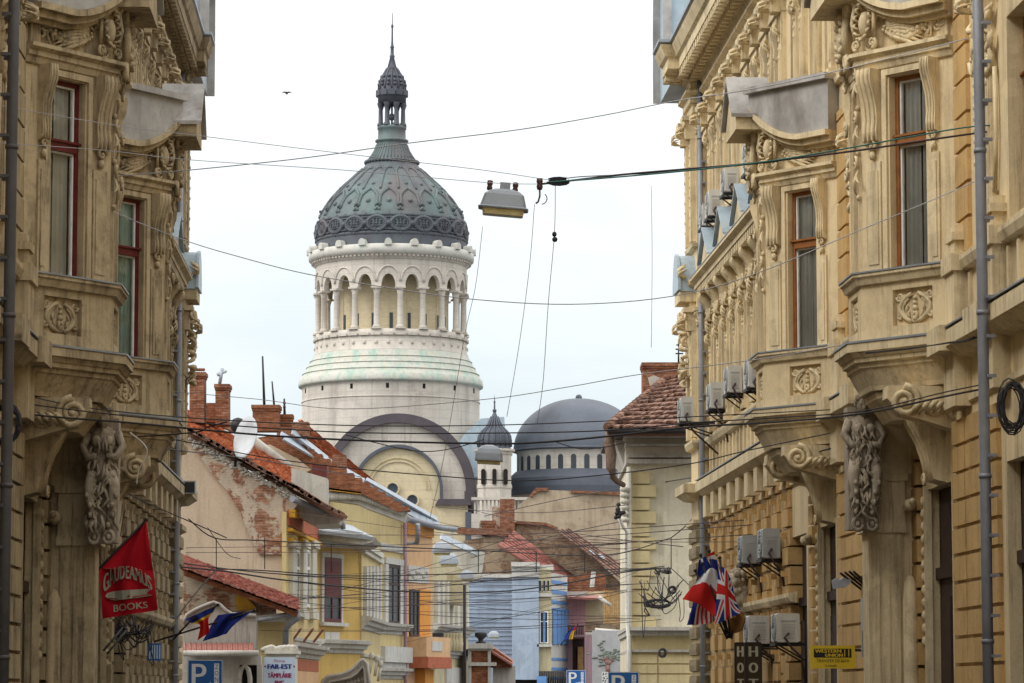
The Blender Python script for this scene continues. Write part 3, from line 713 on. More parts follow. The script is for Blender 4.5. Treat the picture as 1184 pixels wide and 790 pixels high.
FTL, PL = palace('L', 460, 15, 41.0, -.2, .15, .62, 27.5, 'sooty brown ornate palace with dark red window frames behind the red flag')
# ------------------------------------------------------------------ cathedral, 330 m off
M['stone'] = stucco('pale_church_stone', (.58,.53,.465), (.35,.31,.275), .5, .55, .16, .85, .3, courses=.85)
M['stoney'] = stucco('yellow_church_render', (.58,.49,.325), (.40,.34,.22), .35, .3, .14, .85, .2, courses=.85)
def copper(name, base, green, dark, red, amt, sc):
    m, n, b, N, L = nt(name); P = pos(N)
    c = mix(N, L, ramp_out(N, L, noise(N, L, mapped(N, L, P, (1, 1, .35)), sc, 6, .65, .5), amt, amt+.22), base, green)
    c = mix(N, L, math_(N, L, 'MULTIPLY', ramp_out(N, L, noise(N, L, mapped(N, L, P, (1.3, 1.3, .3)), sc*1.4, 6, .6), .52, .66), .7), c, red)
    c = mix(N, L, math_(N, L, 'MULTIPLY', ramp_out(N, L, noise(N, L, P, sc*3.2, 7, .7), .5, .7), .6), c, dark)
    L(c, b.inputs['Base Color']); b.inputs['Roughness'].default_value = .6; b.inputs['Specular IOR Level'].default_value = .35
    bump(N, L, b, noise(N, L, P, 2, 4), .25, .1); return m
M['copper'] = copper('dark_patinated_copper', (.10,.112,.122), (.135,.20,.188), (.045,.048,.055), (.155,.132,.132), .42, .16)
M['copperlow'] = copper('slate_dark_copper', (.085,.09,.11), (.10,.125,.13), (.04,.04,.052), (.12,.105,.11), .5, .25)
M['patina'] = copper('pale_green_stained_roof', (.54,.53,.47), (.27,.46,.38), (.26,.28,.24), (.56,.50,.38), .47, .9)
M['parapet'] = copper('green_streaked_parapet', (.58,.56,.51), (.40,.52,.46), (.36,.34,.29), (.57,.53,.46), .52, .5)
M['slate'] = plain('dark_blue_slate', (.085,.095,.12), .55, .18, .5, .1, .4, .15, (.05,.05,.06), .5)
M['sidedome'] = plain('blue_grey_sheet_dome', (.115,.13,.16), .55, .22, .3, .1, .4, .15, (.065,.07,.085), .75)
M['slatep'] = plain('dull_purple_sheet', (.085,.072,.082), .6, .2, .6, .1, .35, .1)
M['winblue'] = plain('church_window_glass', (.045,.055,.065), .4, .3, .3, 0, .35, .02)
cz = lambda y, D=330: at(450, y, D).z
s_ = 330/3800
CC = at(450.5, HOR, 330); CX, CY = CC.x, 330.0
ch = thing('cathedral', 'large pale domed cathedral with green copper dome rising over the street', 'church', (CX, CY, 0))
def prof(lst): return [(r*s_, cz(y)) for r, y in lst]
O_ = (CX, CY, 0)
b = MB(); b.lathe(prof([(103, 640), (103, 449.5), (103, 449)]), O_, 96)
for (a_, hy, hh) in ((0, 453.5, 6), (-.66, 453.5, 6), (.66, 453.5, 6), (-1.05, 453.5, 6), (1.05, 453.5, 6)):
    pass
b.lathe(prof([(103, 466), (103.7, 466), (103.7, 467.2), (103, 467.2)]), O_, 96)
drum = b.build('drum', M['stone'], ch)
b = MB()
for a in [-1.22, -.82, -.41, 0.0, .41, .82, 1.22]:
    T = Matrix.Translation((CX, CY, 0)) @ Matrix.Rotation(-pi/2+a, 4, 'Z')
    b = MB(); b.push(T); b.box(102.6*s_, 103.3*s_, -.14, .14, cz(458), cz(452.5)); b.pop(); b.build('slit_window', M['dark'], drum)
b = MB(); b.lathe(prof([(103, 450), (107, 449), (107.3, 447), (106.5, 441), (105, 440), (101, 433), (96, 425), (92, 417), (90, 413)]), O_, 96)
for y, r in ((434.5, 102.4), (427, 97.8), (420, 93.9)): b.lathe(prof([(r, y+.5), (r+.7, y+.3), (r+.5, y-.4), (r-.4, y-.5)]), O_, 96)
b.build('skirt_roof', M['patina'], ch)
b = MB(); b.lathe(prof([(90, 413.4), (90, 412), (88.5, 411), (88, 398), (87, 397)]), O_, 96)
b.lathe(prof([(87, 397), (89.5, 396), (89.7, 393.5), (88.5, 392), (88.5, 389.5), (66, 389)]), O_, 96)
for i in range(40):
    b.push(Matrix.Translation((CX, CY, 0)) @ Matrix.Rotation(2*pi*i/40, 4, 'Z'))
    b.ball((88.2*s_, 0, cz(404.5)), (.16, .2, .22), 6); b.box(87*s_, 90.4*s_, -.5, .5, cz(396.6), cz(394)); b.pop()
b.build('gallery_base', M['stone'], ch)
b = MB(); b.lathe(prof([(66, 390), (66, 310)]), O_, 64); inner = b.build('inner_drum', M['stoney'], ch)
b = MB()
for i in range(20):
    b = MB(); b.push(Matrix.Translation((CX, CY, 0)) @ Matrix.Rotation(-pi/2+2*pi*i/20+.03, 4, 'Z'))
    b.box(65*s_, 66.4*s_, -.22, .22, cz(388.5), cz(369)); b.pop(); b.build('gallery_window', M['winblue'], inner)
b = MB()
for i in range(20):
    b.push(Matrix.Translation((CX, CY, 0)) @ Matrix.Rotation(-pi/2+2*pi*i/20, 4, 'Z')); b.box(65.6*s_, 66.6*s_, -.04, .04, cz(389), cz(310)); b.pop()
b.build('gallery_seam', M['stoney'], inner)
# arcade: 20 columns carrying a pierced ring
NA = 20; off = -pi/2 + pi/NA
for i in range(NA):
    a = off + 2*pi*i/NA; b = MB(); c = (CX+85.3*s_*cos(a), CY+85.3*s_*sin(a), 0)
    k = 14
    b.lathe([(.0, cz(388.6)), (.42, cz(388.6)), (.42, cz(386.4)), (.34, cz(385.2)), (.30, cz(384)), (.27, cz(350)), (.30, cz(349.4)), (.28, cz(348.6)), (.40, cz(344.5)), (.42, cz(343.6))], c, k)
    b.push(Matrix.Translation(c) @ Matrix.Rotation(a, 4, 'Z')); b.box(-.48, .48, -.5, .5, cz(343.7), cz(341.6)); b.box(-.5, .5, -.52, .52, cz(389.6), cz(388.4)); b.pop()
    b.build('column', M['stone'], ch)
b = MB()
r0, r1 = 82.0*s_, 88.0*s_; zt = cz(309); zs = cz(341.6)
hw = 2*pi/NA/2
def ringpt(r, a, z): return (CX+r*cos(a), CY+r*sin(a), z)
for i in range(NA):
    ac = -pi/2 + 2*pi*i/NA; ow = hw*.60; NS = 12
    def arch(t):   # half opening -> height of intrados at angle offset
        return zs + (cz(327.2)-zs)*sqrt(max(0, 1-(t/ow)**2))
    ts = [-hw] + [-ow*cos(pi*q/NS) for q in range(NS+1)] + [hw]
    for r in (r0, r1):
        for t0, t1 in zip(ts[:-1], ts[1:]):
            lo0 = zs if abs(t0) >= ow-1e-9 else arch(t0); lo1 = zs if abs(t1) >= ow-1e-9 else arch(t1)
            b.poly([ringpt(r, ac+t0, lo0), ringpt(r, ac+t1, lo1), ringpt(r, ac+t1, zt), ringpt(r, ac+t0, zt)])
    for t0, t1 in zip(ts[:-1], ts[1:]):
        lo0 = zs if abs(t0) >= ow-1e-9 else arch(t0); lo1 = zs if abs(t1) >= ow-1e-9 else arch(t1)
        b.poly([ringpt(r0, ac+t0, lo0), ringpt(r0, ac+t1, lo1), ringpt(r1, ac+t1, lo1), ringpt(r1, ac+t0, lo0)])
    b.tube([ringpt(r1+.02, ac+hw*.96*-cos(pi*q/12), cz(336)+(cz(318.5)-cz(336))*sin(pi*q/12)) for q in range(13)], .10, 5)
b.lathe([(r1, cz(309)), (r1+.02, cz(310))], O_, 96)
b.build('arcade_ring', M['stone'], ch)
b = MB(); b.lathe(prof([(88, 311), (90, 309.8), (91, 307), (92.5, 305.5), (94, 304.6)]), O_, 96)
for i in range(110):
    b.push(Matrix.Translation((CX, CY, 0)) @ Matrix.Rotation(2*pi*i/110, 4, 'Z')); b.box(89*s_, 93.2*s_, -.13, .13, cz(307.5), cz(305.4)); b.pop()
b.build('drum_cornice', M['stone'], ch)
b = MB(); b.lathe(prof([(93.5, 305.2), (96, 303.6), (96.6, 300), (96.2, 295.2), (94.5, 294.2), (88, 293)]), O_, 96)
for i in range(20):
    a = -pi/2 + 2*pi*i/20
    b.push(Matrix.Translation((CX+95.4*s_*cos(a), CY+95.4*s_*sin(a), 0)) @ Matrix.Rotation(a, 4, 'Z'))
    pts = [(-.36, cz(296)), (.36, cz(296)), (.36, cz(292))]+[(.33*cos(q), cz(292.2)+.34*sin(q)) for q in [pi*j/8 for j in range(9)]]+[(-.36, cz(292))]
    b.ext(pts, -.5, .28, ax='x'); b.pop()
b.build('parapet', M['parapet'], ch)
# the dome
DP = [(88.6, 293), (88, 285), (88, 283), (87.4, 281.6), (87.6, 272), (86.6, 262), (84.5, 255), (80.5, 247), (75.5, 239), (70, 231.5), (63.5, 223.5), (56, 216), (48, 209), (40, 201.5), (33, 194.5), (29.5, 190)]
low = MB(); low.lathe(prof(DP[:6]), O_, 96); dome = MB(); dome.lathe(prof(DP[5:]), O_, 96)
dm_ = dome.build('dome', M['copper'], ch); lw = low.build('dome_base_band', M['copperlow'], ch)
def dsurf(y, a, o=0.0):
    for (ra, ya), (rb, yb) in zip(DP[:-1], DP[1:]):
        if yb <= y <= ya:
            r = ra+(rb-ra)*(ya-y)/(ya-yb); break
    else: r = DP[0][0] if y > 290 else DP[-1][0]
    return ((CX+(r+o)*s_*cos(a)), CY+(r+o)*s_*sin(a), cz(y))
b = MB(); b2 = MB(); NR = 20
for i in range(NR):
    a = -pi/2 + 2*pi*(i+.5)/NR; h = pi/NR
    b.tube([dsurf(y, a, .2) for y in range(228, 196, -4)], .13, 5)                       # upper ribs
    for d in (-1, 1):
        b.tube([dsurf(y, a+d*h*(.12 if y > 226 else .12), .2) for y in (250, 244, 238)] +
               [dsurf(238-11*q, a+d*h*(.12+.88*(1-(1-q)**1.8) if False else .12+.88*q**1.7), .25) for q in (.2, .4, .6, .8, 1.0)], .17, 5)
        b.tube([dsurf(205-8*q, a+d*h*(q**1.6), .2) for q in (0, .3, .6, .85, 1)], .10, 4)
    b.ball(dsurf(243, a+h, .1), .26, 7); b.ball(dsurf(226, a, .1), .15, 6); b.ball(dsurf(221, a+h, .1), .2, 6); b.ball(dsurf(199.5, a+h, .1), .14, 6)
    for t_ in range(5): b.ball(dsurf(243+1.8*cos(t_*1.257), a+h+.022*sin(t_*1.257), .1), .11, 5)
    b.push(Matrix.Translation(dsurf(252, a, .2))); b.ball((0, 0, 0), .22, 6); b.ball((0, 0, .45), .17, 6); b.pop()
    for dx in (-.33, .33): b.ball(dsurf(253.5, a+dx*.07, .2), .17, 6)
    b.tube([dsurf(247.5, a-h*.28, .3), dsurf(247.5, a+h*.28, .3)], .16, 4)
    ac = a+h*0
    b2.tube([dsurf(270+8*cos(q), ac+.125*sin(q), .4) for q in [2*pi*j/16 for j in range(17)]], .2, 5)
    b2.tube([dsurf(270+6*cos(q), ac+.095*sin(q), .3) for q in [2*pi*j/16 for j in range(17)]], .12, 4)
    b2.tube([dsurf(270+7*cos(q), ac+h+.12*sin(q), .25) for q in [2*pi*j/16 for j in range(17)]], .13, 4)
    for t in (-.045, 0, .045): b2.tube([dsurf(275, ac+t, .3), dsurf(265, ac+t, .3)], .09, 4)
    for y in (273, 270, 267): b2.tube([dsurf(y, ac-.075, .3), dsurf(y, ac+.075, .3)], .09, 4)
    for d in (-1, 1): b2.tube([dsurf(276, ac+h-.05*d, .3), dsurf(264, ac+h+.05*d, .3)], .15, 4)
    b2.ball(dsurf(270, ac+h, .4), .3, 6)
    for y in (259.5, 280.5): b2.ball(dsurf(y, a, .2), .2, 5); b2.ball(dsurf(y, a+h, .2), .2, 5)
b2.lathe(prof([(87, 261.5), (88.2, 260.5), (87.4, 259)]), O_, 96); b2.lathe(prof([(87.5, 282.5), (89.4, 281), (88.4, 279)]), O_, 96)
b.build('dome_rib', M['copper'], dm_); b2.build('interlaced_band', M['copperlow'], lw)
# lantern
b = MB(); b.lathe(prof([(29, 190.5), (31, 189.6), (31, 187.8), (28.5, 187), (24.5, 181.5), (20.5, 175), (18.3, 169), (17.5, 165.5), (19.4, 164.6), (19.6, 163), (18.2, 162), (16.4, 161), (16, 151), (17, 150), (17, 147.6), (16, 146.6), (0, 146.5)]), O_, 48)
for i in range(40):
    a = 2*pi*i/40; b.ball((CX+30.6*s_*cos(a), CY+30.6*s_*sin(a), cz(188.6)), .2, 5)
    b.tube([(CX+r*s_*cos(a), CY+r*s_*sin(a), cz(y)) for r, y in ((28.4, 186.8), (24.4, 181.3), (20.4, 174.8), (18, 168))], .08, 4)
b.build('lantern_base', M['copper'], ch)
for i in range(8):
    a = -pi/2+2*pi*(i+.5)/8
    b = MB(); c = (CX+14.2*s_*cos(a), CY+14.2*s_*sin(a), 0)
    b.lathe([(.34, cz(146.8)), (.34, cz(144.6)), (.22, cz(143)), (.19, cz(127)), (.24, cz(125)), (.34, cz(121.6)), (.34, cz(120.5))], c, 10); b.build('lantern_column', M['copperlow'], ch)
b = MB(); b.tube([(CX, CY, cz(147)), (CX, CY, cz(120))], .10, 6); b.lathe([(.0, cz(140)), (.22, cz(139)), (.3, cz(136)), (.2, cz(132)), (0, cz(131))], O_, 10); b.build('lantern_bell', M['copperlow'], ch)
b = MB(); b.lathe(prof([(0, 121), (16.4, 120.8), (16.6, 113), (18.2, 112), (18.4, 106.4), (17.4, 105.2), (15.6, 105), (15.3, 100), (14.2, 94.5), (11.8, 89), (8.6, 84), (6.6, 80.2), (7, 79), (5.4, 78), (3, 73), (2.4, 68), (3, 66.2), (3, 64.5), (2.1, 63.6), (1.9, 56), (2.6, 54.6), (1.6, 53), (1.1, 48), (.9, 33), (1.6, 31), (1.4, 29.5), (.6, 28), (.4, 16), (0, 14)]), O_, 32)
for i in range(12):
    a = 2*pi*i/12
    b.tube([(CX+r*s_*cos(a), CY+r*s_*sin(a), cz(y)) for r, y in ((15.9, 104.5), (15.6, 100), (14.4, 94.5), (12, 89), (8.8, 84), (6.8, 80.2))], .1, 4)
    for r, y in ((15.9, 99), (15, 95), (12.6, 89.6)): b.ball((CX+r*s_*cos(a+.26), CY+r*s_*sin(a+.26), cz(y)), .18, 5)
    b.box(0, 0, 0, 0, 0, 0) if False else None
    b.push(Matrix.Translation((CX, CY, 0)) @ Matrix.Rotation(a, 4, 'Z')); b.box(17.6*s_, 18.8*s_, -.35, .35, cz(112), cz(105.6)); b.pop()
for i in range(4):
    a = pi/4+pi/2*i; b.tube([(CX+r*s_*cos(a), CY+r*s_*sin(a), cz(y)) for r, y in ((2, 65), (4.5, 72), (6.6, 79))], .05, 4)
b.build('lantern_cap', M['copperlow'], ch)
# great arch of the near arm (transept), in front of the drum
def arc_pts(cx, cy, r, D, a0=0, a1=pi, n=40, ry=None):
    return [((cx+r*cos(a0+(a1-a0)*i/n)), (cy-(ry or r)*sin(a0+(a1-a0)*i/n))) for i in range(n+1)]
def ex(b, pts, D, th, m=None):
    """traced outline set up at its own distance D with real thickness th going back"""
    P = [at(x, y, D) for x, y in pts]; n = len(P)
    A = [b.v(p) for p in P]; B = [b.v((p.x, p.y+th, p.z)) for p in P]
    b.f(A, m); b.f(B[::-1], m)
    for i in range(n): b.f([A[i], B[i], B[(i+1) % n], A[(i+1) % n]], m)
DA = 314
b = MB(); ex(b, arc_pts(460, 568, 80, DA)+[(380, 660), (540, 660)], DA+.6, 10); arm = b.build('arm_wall', M['stone'], ch)
b = MB()
ou = arc_pts(460, 568, 90, DA); inn = arc_pts(459, 568, 79.5, DA)
for i in range(40): ex(b, [ou[i], ou[i+1], inn[i+1], inn[i]], DA, 10)
ex(b, [(537, 568), (549, 568), (549, 598), (537, 598)], DA, 9)
b.build('arch_roof', M['slatep'], ch)
b = MB(); ex(b, arc_pts(460, 566, 48.5, DA)+[(411.5, 660), (508.5, 660)], DA+.2, 1); tym = b.build('tympanum', M['stoney'], ch)
b = MB(); ou = arc_pts(460, 566, 52, DA); inn = arc_pts(460, 566, 48.5, DA)
for i in range(40): ex(b, [ou[i], ou[i+1], inn[i+1], inn[i]], DA-.3, .8)
ex(b, [(508.5, 566), (512, 566), (512, 580), (508.5, 580)], DA-.3, .8)
b.build('arch_rim', M['slate'], tym)
b = MB()
for r in (33, 37):
    ou = arc_pts(460, 566, r, DA); inn = arc_pts(460, 566, r-.9, DA)
    for i in range(40): ex(b, [ou[i], ou[i+1], inn[i+1], inn[i]], DA+.05, .2)
for cx, cy in ((454, 565), (476.6, 578.5)):
    ou = arc_pts(cx, cy, 8, DA, 0, 2*pi); inn = arc_pts(cx, cy, 6.3, DA, 0, 2*pi)
    for i in range(40): ex(b, [ou[i], ou[i+1], inn[i+1], inn[i]], DA-.1, .4)
b.build('round_moulding', M['stoney'], tym)
for cx, cy in ((454, 565), (476.6, 578.5)):
    b = MB(); ex(b, arc_pts(cx, cy, 5.6, DA, 0, 2*pi)[:-1], DA+.1, .2); o = b.build('round_window', M['winblue'], ch)
    b = MB(); ou = arc_pts(cx, cy, 6.3, DA, 0, 2*pi); inn = arc_pts(cx, cy, 5, DA, 0, 2*pi)
    for i in range(40): ex(b, [ou[i], ou[i+1], inn[i+1], inn[i]], DA+.02, .3)
    b.build('frame', M['slate'], o)
b = MB(); ex(b, [(503, 584), (507, 577), (541, 577), (545, 584)], DA-1.5, 4); b.build('porch_roof', M['slatep'], ch)
b = MB(); ex(b, [(505, 584.3), (541, 584.3), (541, 660), (505, 660)], DA-1, 3); b.build('porch_wall', M['stoney'], ch)
b = MB(); ex(b, [(538, 592), (545, 592), (545, 660), (538, 660)], DA-1.4, 2); b.build('porch_pier', M['slate'], ch)
b = MB(); ex(b, [(524, 522), (536, 503), (556, 484), (583, 482), (588, 540), (524, 560)], DA+8, 14); b.build('corner_roof', M['bluezinc'], ch)
# stair turret with its little ogee cap
TD = 311; ts = TD/3800; tc_ = at(571.5, HOR, TD); TC = (tc_.x, TD+2, 0); tz = lambda y: at(571, y, TD+2).z; t2 = (TD+2)/3800
b = MB(); b.lathe([(r*t2, tz(y)) for r, y in ((19, 523), (19.5, 520), (18.5, 517), (19, 510), (18, 504), (14.5, 499), (9, 494), (6, 488), (3.6, 482), (1.6, 477), (2.4, 475.6), (2.4, 474), (1, 473), (.8, 466), (1.4, 465), (.6, 463.6), (0, 456))], TC, 16, sm=False)
for i in range(16):
    a = 2*pi*i/16; b.tube([(TC[0]+r*t2*cos(a), TC[1]+r*t2*sin(a), tz(y)) for r, y in ((19.2, 517), (19.2, 510), (18.2, 504), (14.8, 499), (9.3, 494), (6.2, 488), (3.8, 482))], .1, 4)
b.build('turret_cap', M['slate'], ch)
b = MB()
b.lathe([(r*t2, tz(y)) for r, y in ((21, 640), (21, 566), (22, 565), (22, 562), (21, 561), (21, 527), (22.5, 526), (22.5, 522.6), (0, 522))], TC, 8, sm=False, a0=pi/8, a1=2*pi+pi/8)
for i in range(40):
    a = 2*pi*i/40; b.box(TC[0]+21.8*t2*cos(a)-.16, TC[0]+21.8*t2*cos(a)+.16, TC[1]+21.8*t2*sin(a)-.16, TC[1]+21.8*t2*sin(a)+.16, tz(522.6), tz(520))
b.build('turret_wall', M['stone'], ch)
b = MB()
for cx in (-13, 0, 13):
    yd = TC[1]-20.2*t2*(1 if abs(cx) < 10 else .82)-.3
    x = TC[0]+cx*t2
    for zz0, zz1, w_ in ((561, 546, 2.4),):
        ptz = [(x-w_*t2, tz(zz0)), (x+w_*t2, tz(zz0)), (x+w_*t2, tz(zz1))]+[(x+w_*t2*cos(q), tz(zz1)+w_*t2*sin(q)) for q in [pi*j/8 for j in range(1, 8)]]+[(x-w_*t2, tz(zz1))]
        b = MB(); b.ext(ptz, yd, yd+.5, ax='y', m=0); b.build('belfry_window', M['dark'], ch)
b = MB()
ex(b, [(545, 612), (612, 612), (612, 594), (545, 594)], TD-3, 5)
for i in range(14): x = 548+4.6*i; ex(b, [(x, 594), (x+2, 594), (x+2, 578), (x, 578)], TD-2.6, .4)
ex(b, [(545, 578.2), (612, 578.2), (612, 575), (545, 575)], TD-3, 1)
for i in range(7): x = 547+9.4*i; ex(b, arc_pts(x+3.6, 605, 3.6, TD)+[(x, 612), (x+7.2, 612)], TD-3.3, .4)
ex(b, [(545, 700), (612, 700), (612, 612), (545, 612)], TD-2, 4)
b.build('balustrade', M['stone'], ch)
# second dome to the right
D2 = 335; q2 = D2/3800; dc = at(670, HOR, D2); C2 = (dc.x, D2, 0); z2 = lambda y: at(670, y, D2).z
b = MB(); b.lathe([(76*q2*cos(a), z2(522)+(z2(461)-z2(522))*sin(a)) for a in [pi/2*i/24 for i in range(25)]], C2, 96)
b.lathe([(76*q2, z2(522)), (77.5*q2, z2(521)), (77.5*q2, z2(523)), (74*q2, z2(524))], C2, 96); b.ball((C2[0], C2[1], z2(460)), .35, 8)
b.build('side_dome', M['sidedome'], ch)
b = MB(); b.lathe([(74*q2, z2(523)), (72*q2, z2(526)), (72*q2, z2(552))], C2, 96); sd = b.build('side_drum', M['stone'], ch)
for i in range(30):
    a = 2*pi*i/30
    b = MB(Matrix.Translation(C2) @ Matrix.Rotation(a, 4, 'Z')); w_ = 3.0*q2
    pts = [(-w_, z2(547)), (w_, z2(547)), (w_, z2(533))]+[(w_*cos(q), z2(533)+w_*sin(q)) for q in [pi*j/8 for j in range(1, 8)]]+[(-w_, z2(533))]
    if pi < a < 2*pi: b.ext(pts, 71*q2, 72.3*q2, ax='x'); b.build('drum_window', M['winblue'], ch)
b = MB(); b.lathe([(72*q2, z2(547)), (74*q2, z2(546.5)), (84*q2, z2(556)), (86*q2, z2(566)), (86*q2, z2(575)), (80*q2, z2(575))], C2, 96, sm=False); b.build('lower_roof', M['slate'], ch)
b = MB(); b.lathe([(82*q2, z2(575)), (82*q2, 0)], C2, 48); b.build('lower_wall', M['stone'], ch)
# ------------------------------------------------------------------ houses down the street
class Fac:
    """a wall seen obliquely: stands from picture column xa at distance Da to xb at Db; local x along, y = height, z outward"""
    def __init__(s, xa, Da, xb, Db):
        s.A, s.B = at(xa, HOR, Da), at(xb, HOR, Db); s.A.z = s.B.z = 0
        t = s.B - s.A; s.L = t.length; t /= s.L; n = Vector((-t.y, t.x, 0))
        if n.dot(CAM - s.A) < 0: n = -n
        s.t, s.n = t, n; s.T = frame(s.A, t, (0, 0, 1), n)
    def p(s, px, py):
        r = ray(px, py); k = (s.A - CAM).dot(s.n) / r.dot(s.n); q = CAM + r*k
        return ((q - s.A).dot(s.t), q.z)
    def box(s, b, x0, x1, y0, y1, z0, z1, m=None):
        a, c = s.p(x0, (y0+y1)/2)[0], s.p(x1, (y0+y1)/2)[0]; h0, h1 = s.p((x0+x1)/2, y0)[1], s.p((x0+x1)/2, y1)[1]
        b.push(s.T); b.box(min(a, c), max(a, c), min(h0, h1), max(h0, h1), z0, z1, m); b.pop()
    def poly(s, b, pts, z0, z1, m=None):
        b.push(s.T); b.ext([s.p(*q) for q in pts], z0, z1, m); b.pop()
    def band(s, b, x0, x1, y, prof, m=None):
        """moulding along the wall; y is the height (pixel) of its foot at x0"""
        h = s.p(x0, y)[1]; a, c = s.p(x0, y)[0], s.p(x1, y)[0]
        b.push(s.T); b.ext([(h+dz, o) for o, dz in prof], a, c, m, ax='q') if False else None
        A = [b.v((a, h+dz, o)) for o, dz in prof]; B = [b.v((c, h+dz, o)) for o, dz in prof]; n = len(prof)
        for i in range(n): b.f([A[i], A[(i+1) % n], B[(i+1) % n], B[i]], m)
        b.f(A[::-1], m); b.f(B, m); b.pop()
CORN = [(0, 0), (.06, .02), (.08, .12), (.2, .16), (.22, .26), (.34, .30), (.36, .40), (0, .44)]
SILL = [(0, 0), (.08, .02), (.10, .10), (0, .13)]
def P(name, mat, parent, fn):
    b = MB(); fn(b); return b.build(name, mat, parent)
def exl(*items):
    def fn(b):
        for pts, D, th in items: ex(b, pts, D, th)
    return fn
def rect(x0, y0, x1, y1): return [(x0, y0), (x1, y0), (x1, y1), (x0, y1)]
def tiles(b, a, c, d, e, nu, nv, th=.05, ov=.25, jit=.03):
    """courses of single tiles laid on the quad a (eave left) c (eave right) d (top right) e (top left)"""
    a, c, d, e = map(Vector, (a, c, d, e)); n = (c-a).cross(e-a).normalized()
    if n.z < 0: n = -n
    def S(u, v): return a*(1-u)*(1-v)+c*u*(1-v)+d*u*v+e*(1-u)*v
    for j in range(nv):
        for i in range(nu):
            o = .5*(j % 2)/nu; u0, u1 = i/nu+o, (i+.94)/nu+o
            if u1 > 1.01: u1 = 1.0
            if u0 >= 1: continue
            v0, v1 = j/nv-ov/nv, (j+1)/nv; k = rnd.uniform(-jit, jit); k2 = rnd.uniform(0, jit)
            lo, hi = n*(th+k2), n*.004
            q = [S(u0, v0+k/nv)+lo, S(u1, v0+k/nv)+lo, S(u1, v1)+hi, S(u0, v1)+hi]; w = [x-n*th for x in q]
            I = [b.v(x) for x in q]; J = [b.v(x) for x in w]
            b.f(I); b.f([J[3], J[2], J[1], J[0]])
            for x in range(4): y = (x+1) % 4; b.f([I[x], J[x], J[y], I[y]])
def slab(b, a, c, d, e, th=.12):
    a, c, d, e = map(Vector, (a, c, d, e)); n = (c-a).cross(e-a).normalized()
    if n.z < 0: n = -n
    q = [a, c, d, e]; I = [b.v(x) for x in q]; J = [b.v(x-n*th) for x in q]
    b.f(I); b.f(J[::-1])
    for x in range(4): y = (x+1) % 4; b.f([I[x], J[x], J[y], I[y]])
def fwin(parent, Fc, x0, x1, y0, y1, z=.0, frm=None, pane=None, mull=True, blind=None, by=.0):
    """small house window set in a facade: frame part with pane (and blind) sub-parts"""
    a, c = sorted((Fc.p(x0, (y0+y1)/2)[0], Fc.p(x1, (y0+y1)/2)[0])); h1, h0 = Fc.p((x0+x1)/2, y0)[1], Fc.p((x0+x1)/2, y1)[1]
    b = MB(Fc.T); t = min(.09, (c-a)*.12)
    b.box(a, a+t, h0, h1, z, z+.06); b.box(c-t, c, h0, h1, z, z+.06); b.box(a+t, c-t, h1-t, h1, z, z+.06); b.box(a+t, c-t, h0, h0+t, z, z+.06)
    if mull: b.box((a+c)/2-t*.4, (a+c)/2+t*.4, h0+t, h1-t, z, z+.05); b.box(a+t, c-t, h0+(h1-h0)*.68-t*.4, h0+(h1-h0)*.68+t*.4, z, z+.052)
    f = b.build('window', frm or M['white'], parent)
    p = MB(Fc.T); p.box(a+t*.5, c-t*.5, h0+t*.5, h1-t*.5, z+.005, z+.022); p.build('pane', pane or M['winblue'], f)
    if blind: k = MB(Fc.T); k.box(a+t, c-t, h1-(h1-h0)*by, h1-t, z+.055, z+.066); k.build('blind', blind, f)
    return f
M['h8wall'] = stucco('pale_cream_render', (.66,.615,.48), (.42,.36,.26), .35, .35, .8)
M['h8up'] = stucco('beige_upper_render', (.53,.48,.40), (.33,.28,.22), .4, .35, .8)
M['h8quoin'] = stucco('pale_yellow_quoin', (.63,.53,.30), (.40,.32,.18), .35, .35, .8)
BR = dict(c1=(.30,.105,.05), c2=(.40,.16,.08), mortar=(.38,.31,.24))
M['brick'] = brick_mat('red_brick', BR['c1'], BR['c2'], BR['mortar'], darts=.45)
M['brickold'] = brick_mat('worn_brick', (.33,.105,.045), (.43,.155,.07), (.30,.22,.155), darts=.5)
M['brickpl'] = brick_mat('brick_under_plaster', (.38,.16,.09), (.46,.23,.14), (.50,.42,.32), plaster=(.54,.45,.35), pl_amt=.47, darts=.25, psc=2.6)
M['gable'] = stucco('pinkish_beige_render', (.50,.39,.285), (.32,.24,.16), .35, .3, .6, .9, .3)
M['greypl'] = stucco('grey_plaster', (.46,.44,.39), (.28,.26,.22), .5, .4, .8)
M['brownpl'] = stucco('brown_fire_wall_plaster', (.42,.335,.24), (.19,.14,.09), .8, .4, .8, .92, .6, peel=(.30,.17,.10), peel_amt=.665)
M['brownpl2'] = brick_mat('crumbling_fire_wall', (.40,.24,.15), (.46,.30,.19), (.44,.35,.25), plaster=(.46,.35,.24), pl_amt=.47, darts=.35, psc=2.0)
M['yellow'] = stucco('yellow_house_render', (.60,.40,.125), (.33,.22,.09), .3, .3, .8)
M['yellowp'] = stucco('pale_yellow_render', (.59,.465,.23), (.34,.27,.15), .35, .35, .8)
M['cream'] = stucco('cream_house_render', (.55,.475,.30), (.31,.26,.18), .4, .45, .8)
M['creamw'] = stucco('off_white_render', (.60,.575,.495), (.36,.33,.27), .4, .4, .8)
M['whitew'] = stucco('white_render', (.55,.53,.49), (.29,.27,.24), .4, .45, .9)
M['greywhite'] = stucco('dull_white_render', (.34,.32,.29), (.17,.15,.13), .6, .6, 1.0)
M['greytrim'] = stucco('grey_stucco_trim', (.47,.45,.41), (.22,.20,.18), .55, .5, 1.5)
M['orange'] = stucco('orange_render', (.62,.27,.06), (.38,.17,.06), .3, .3, .8)
M['peach'] = stucco('peach_render', (.64,.40,.22), (.40,.25,.15), .3, .3, .8)
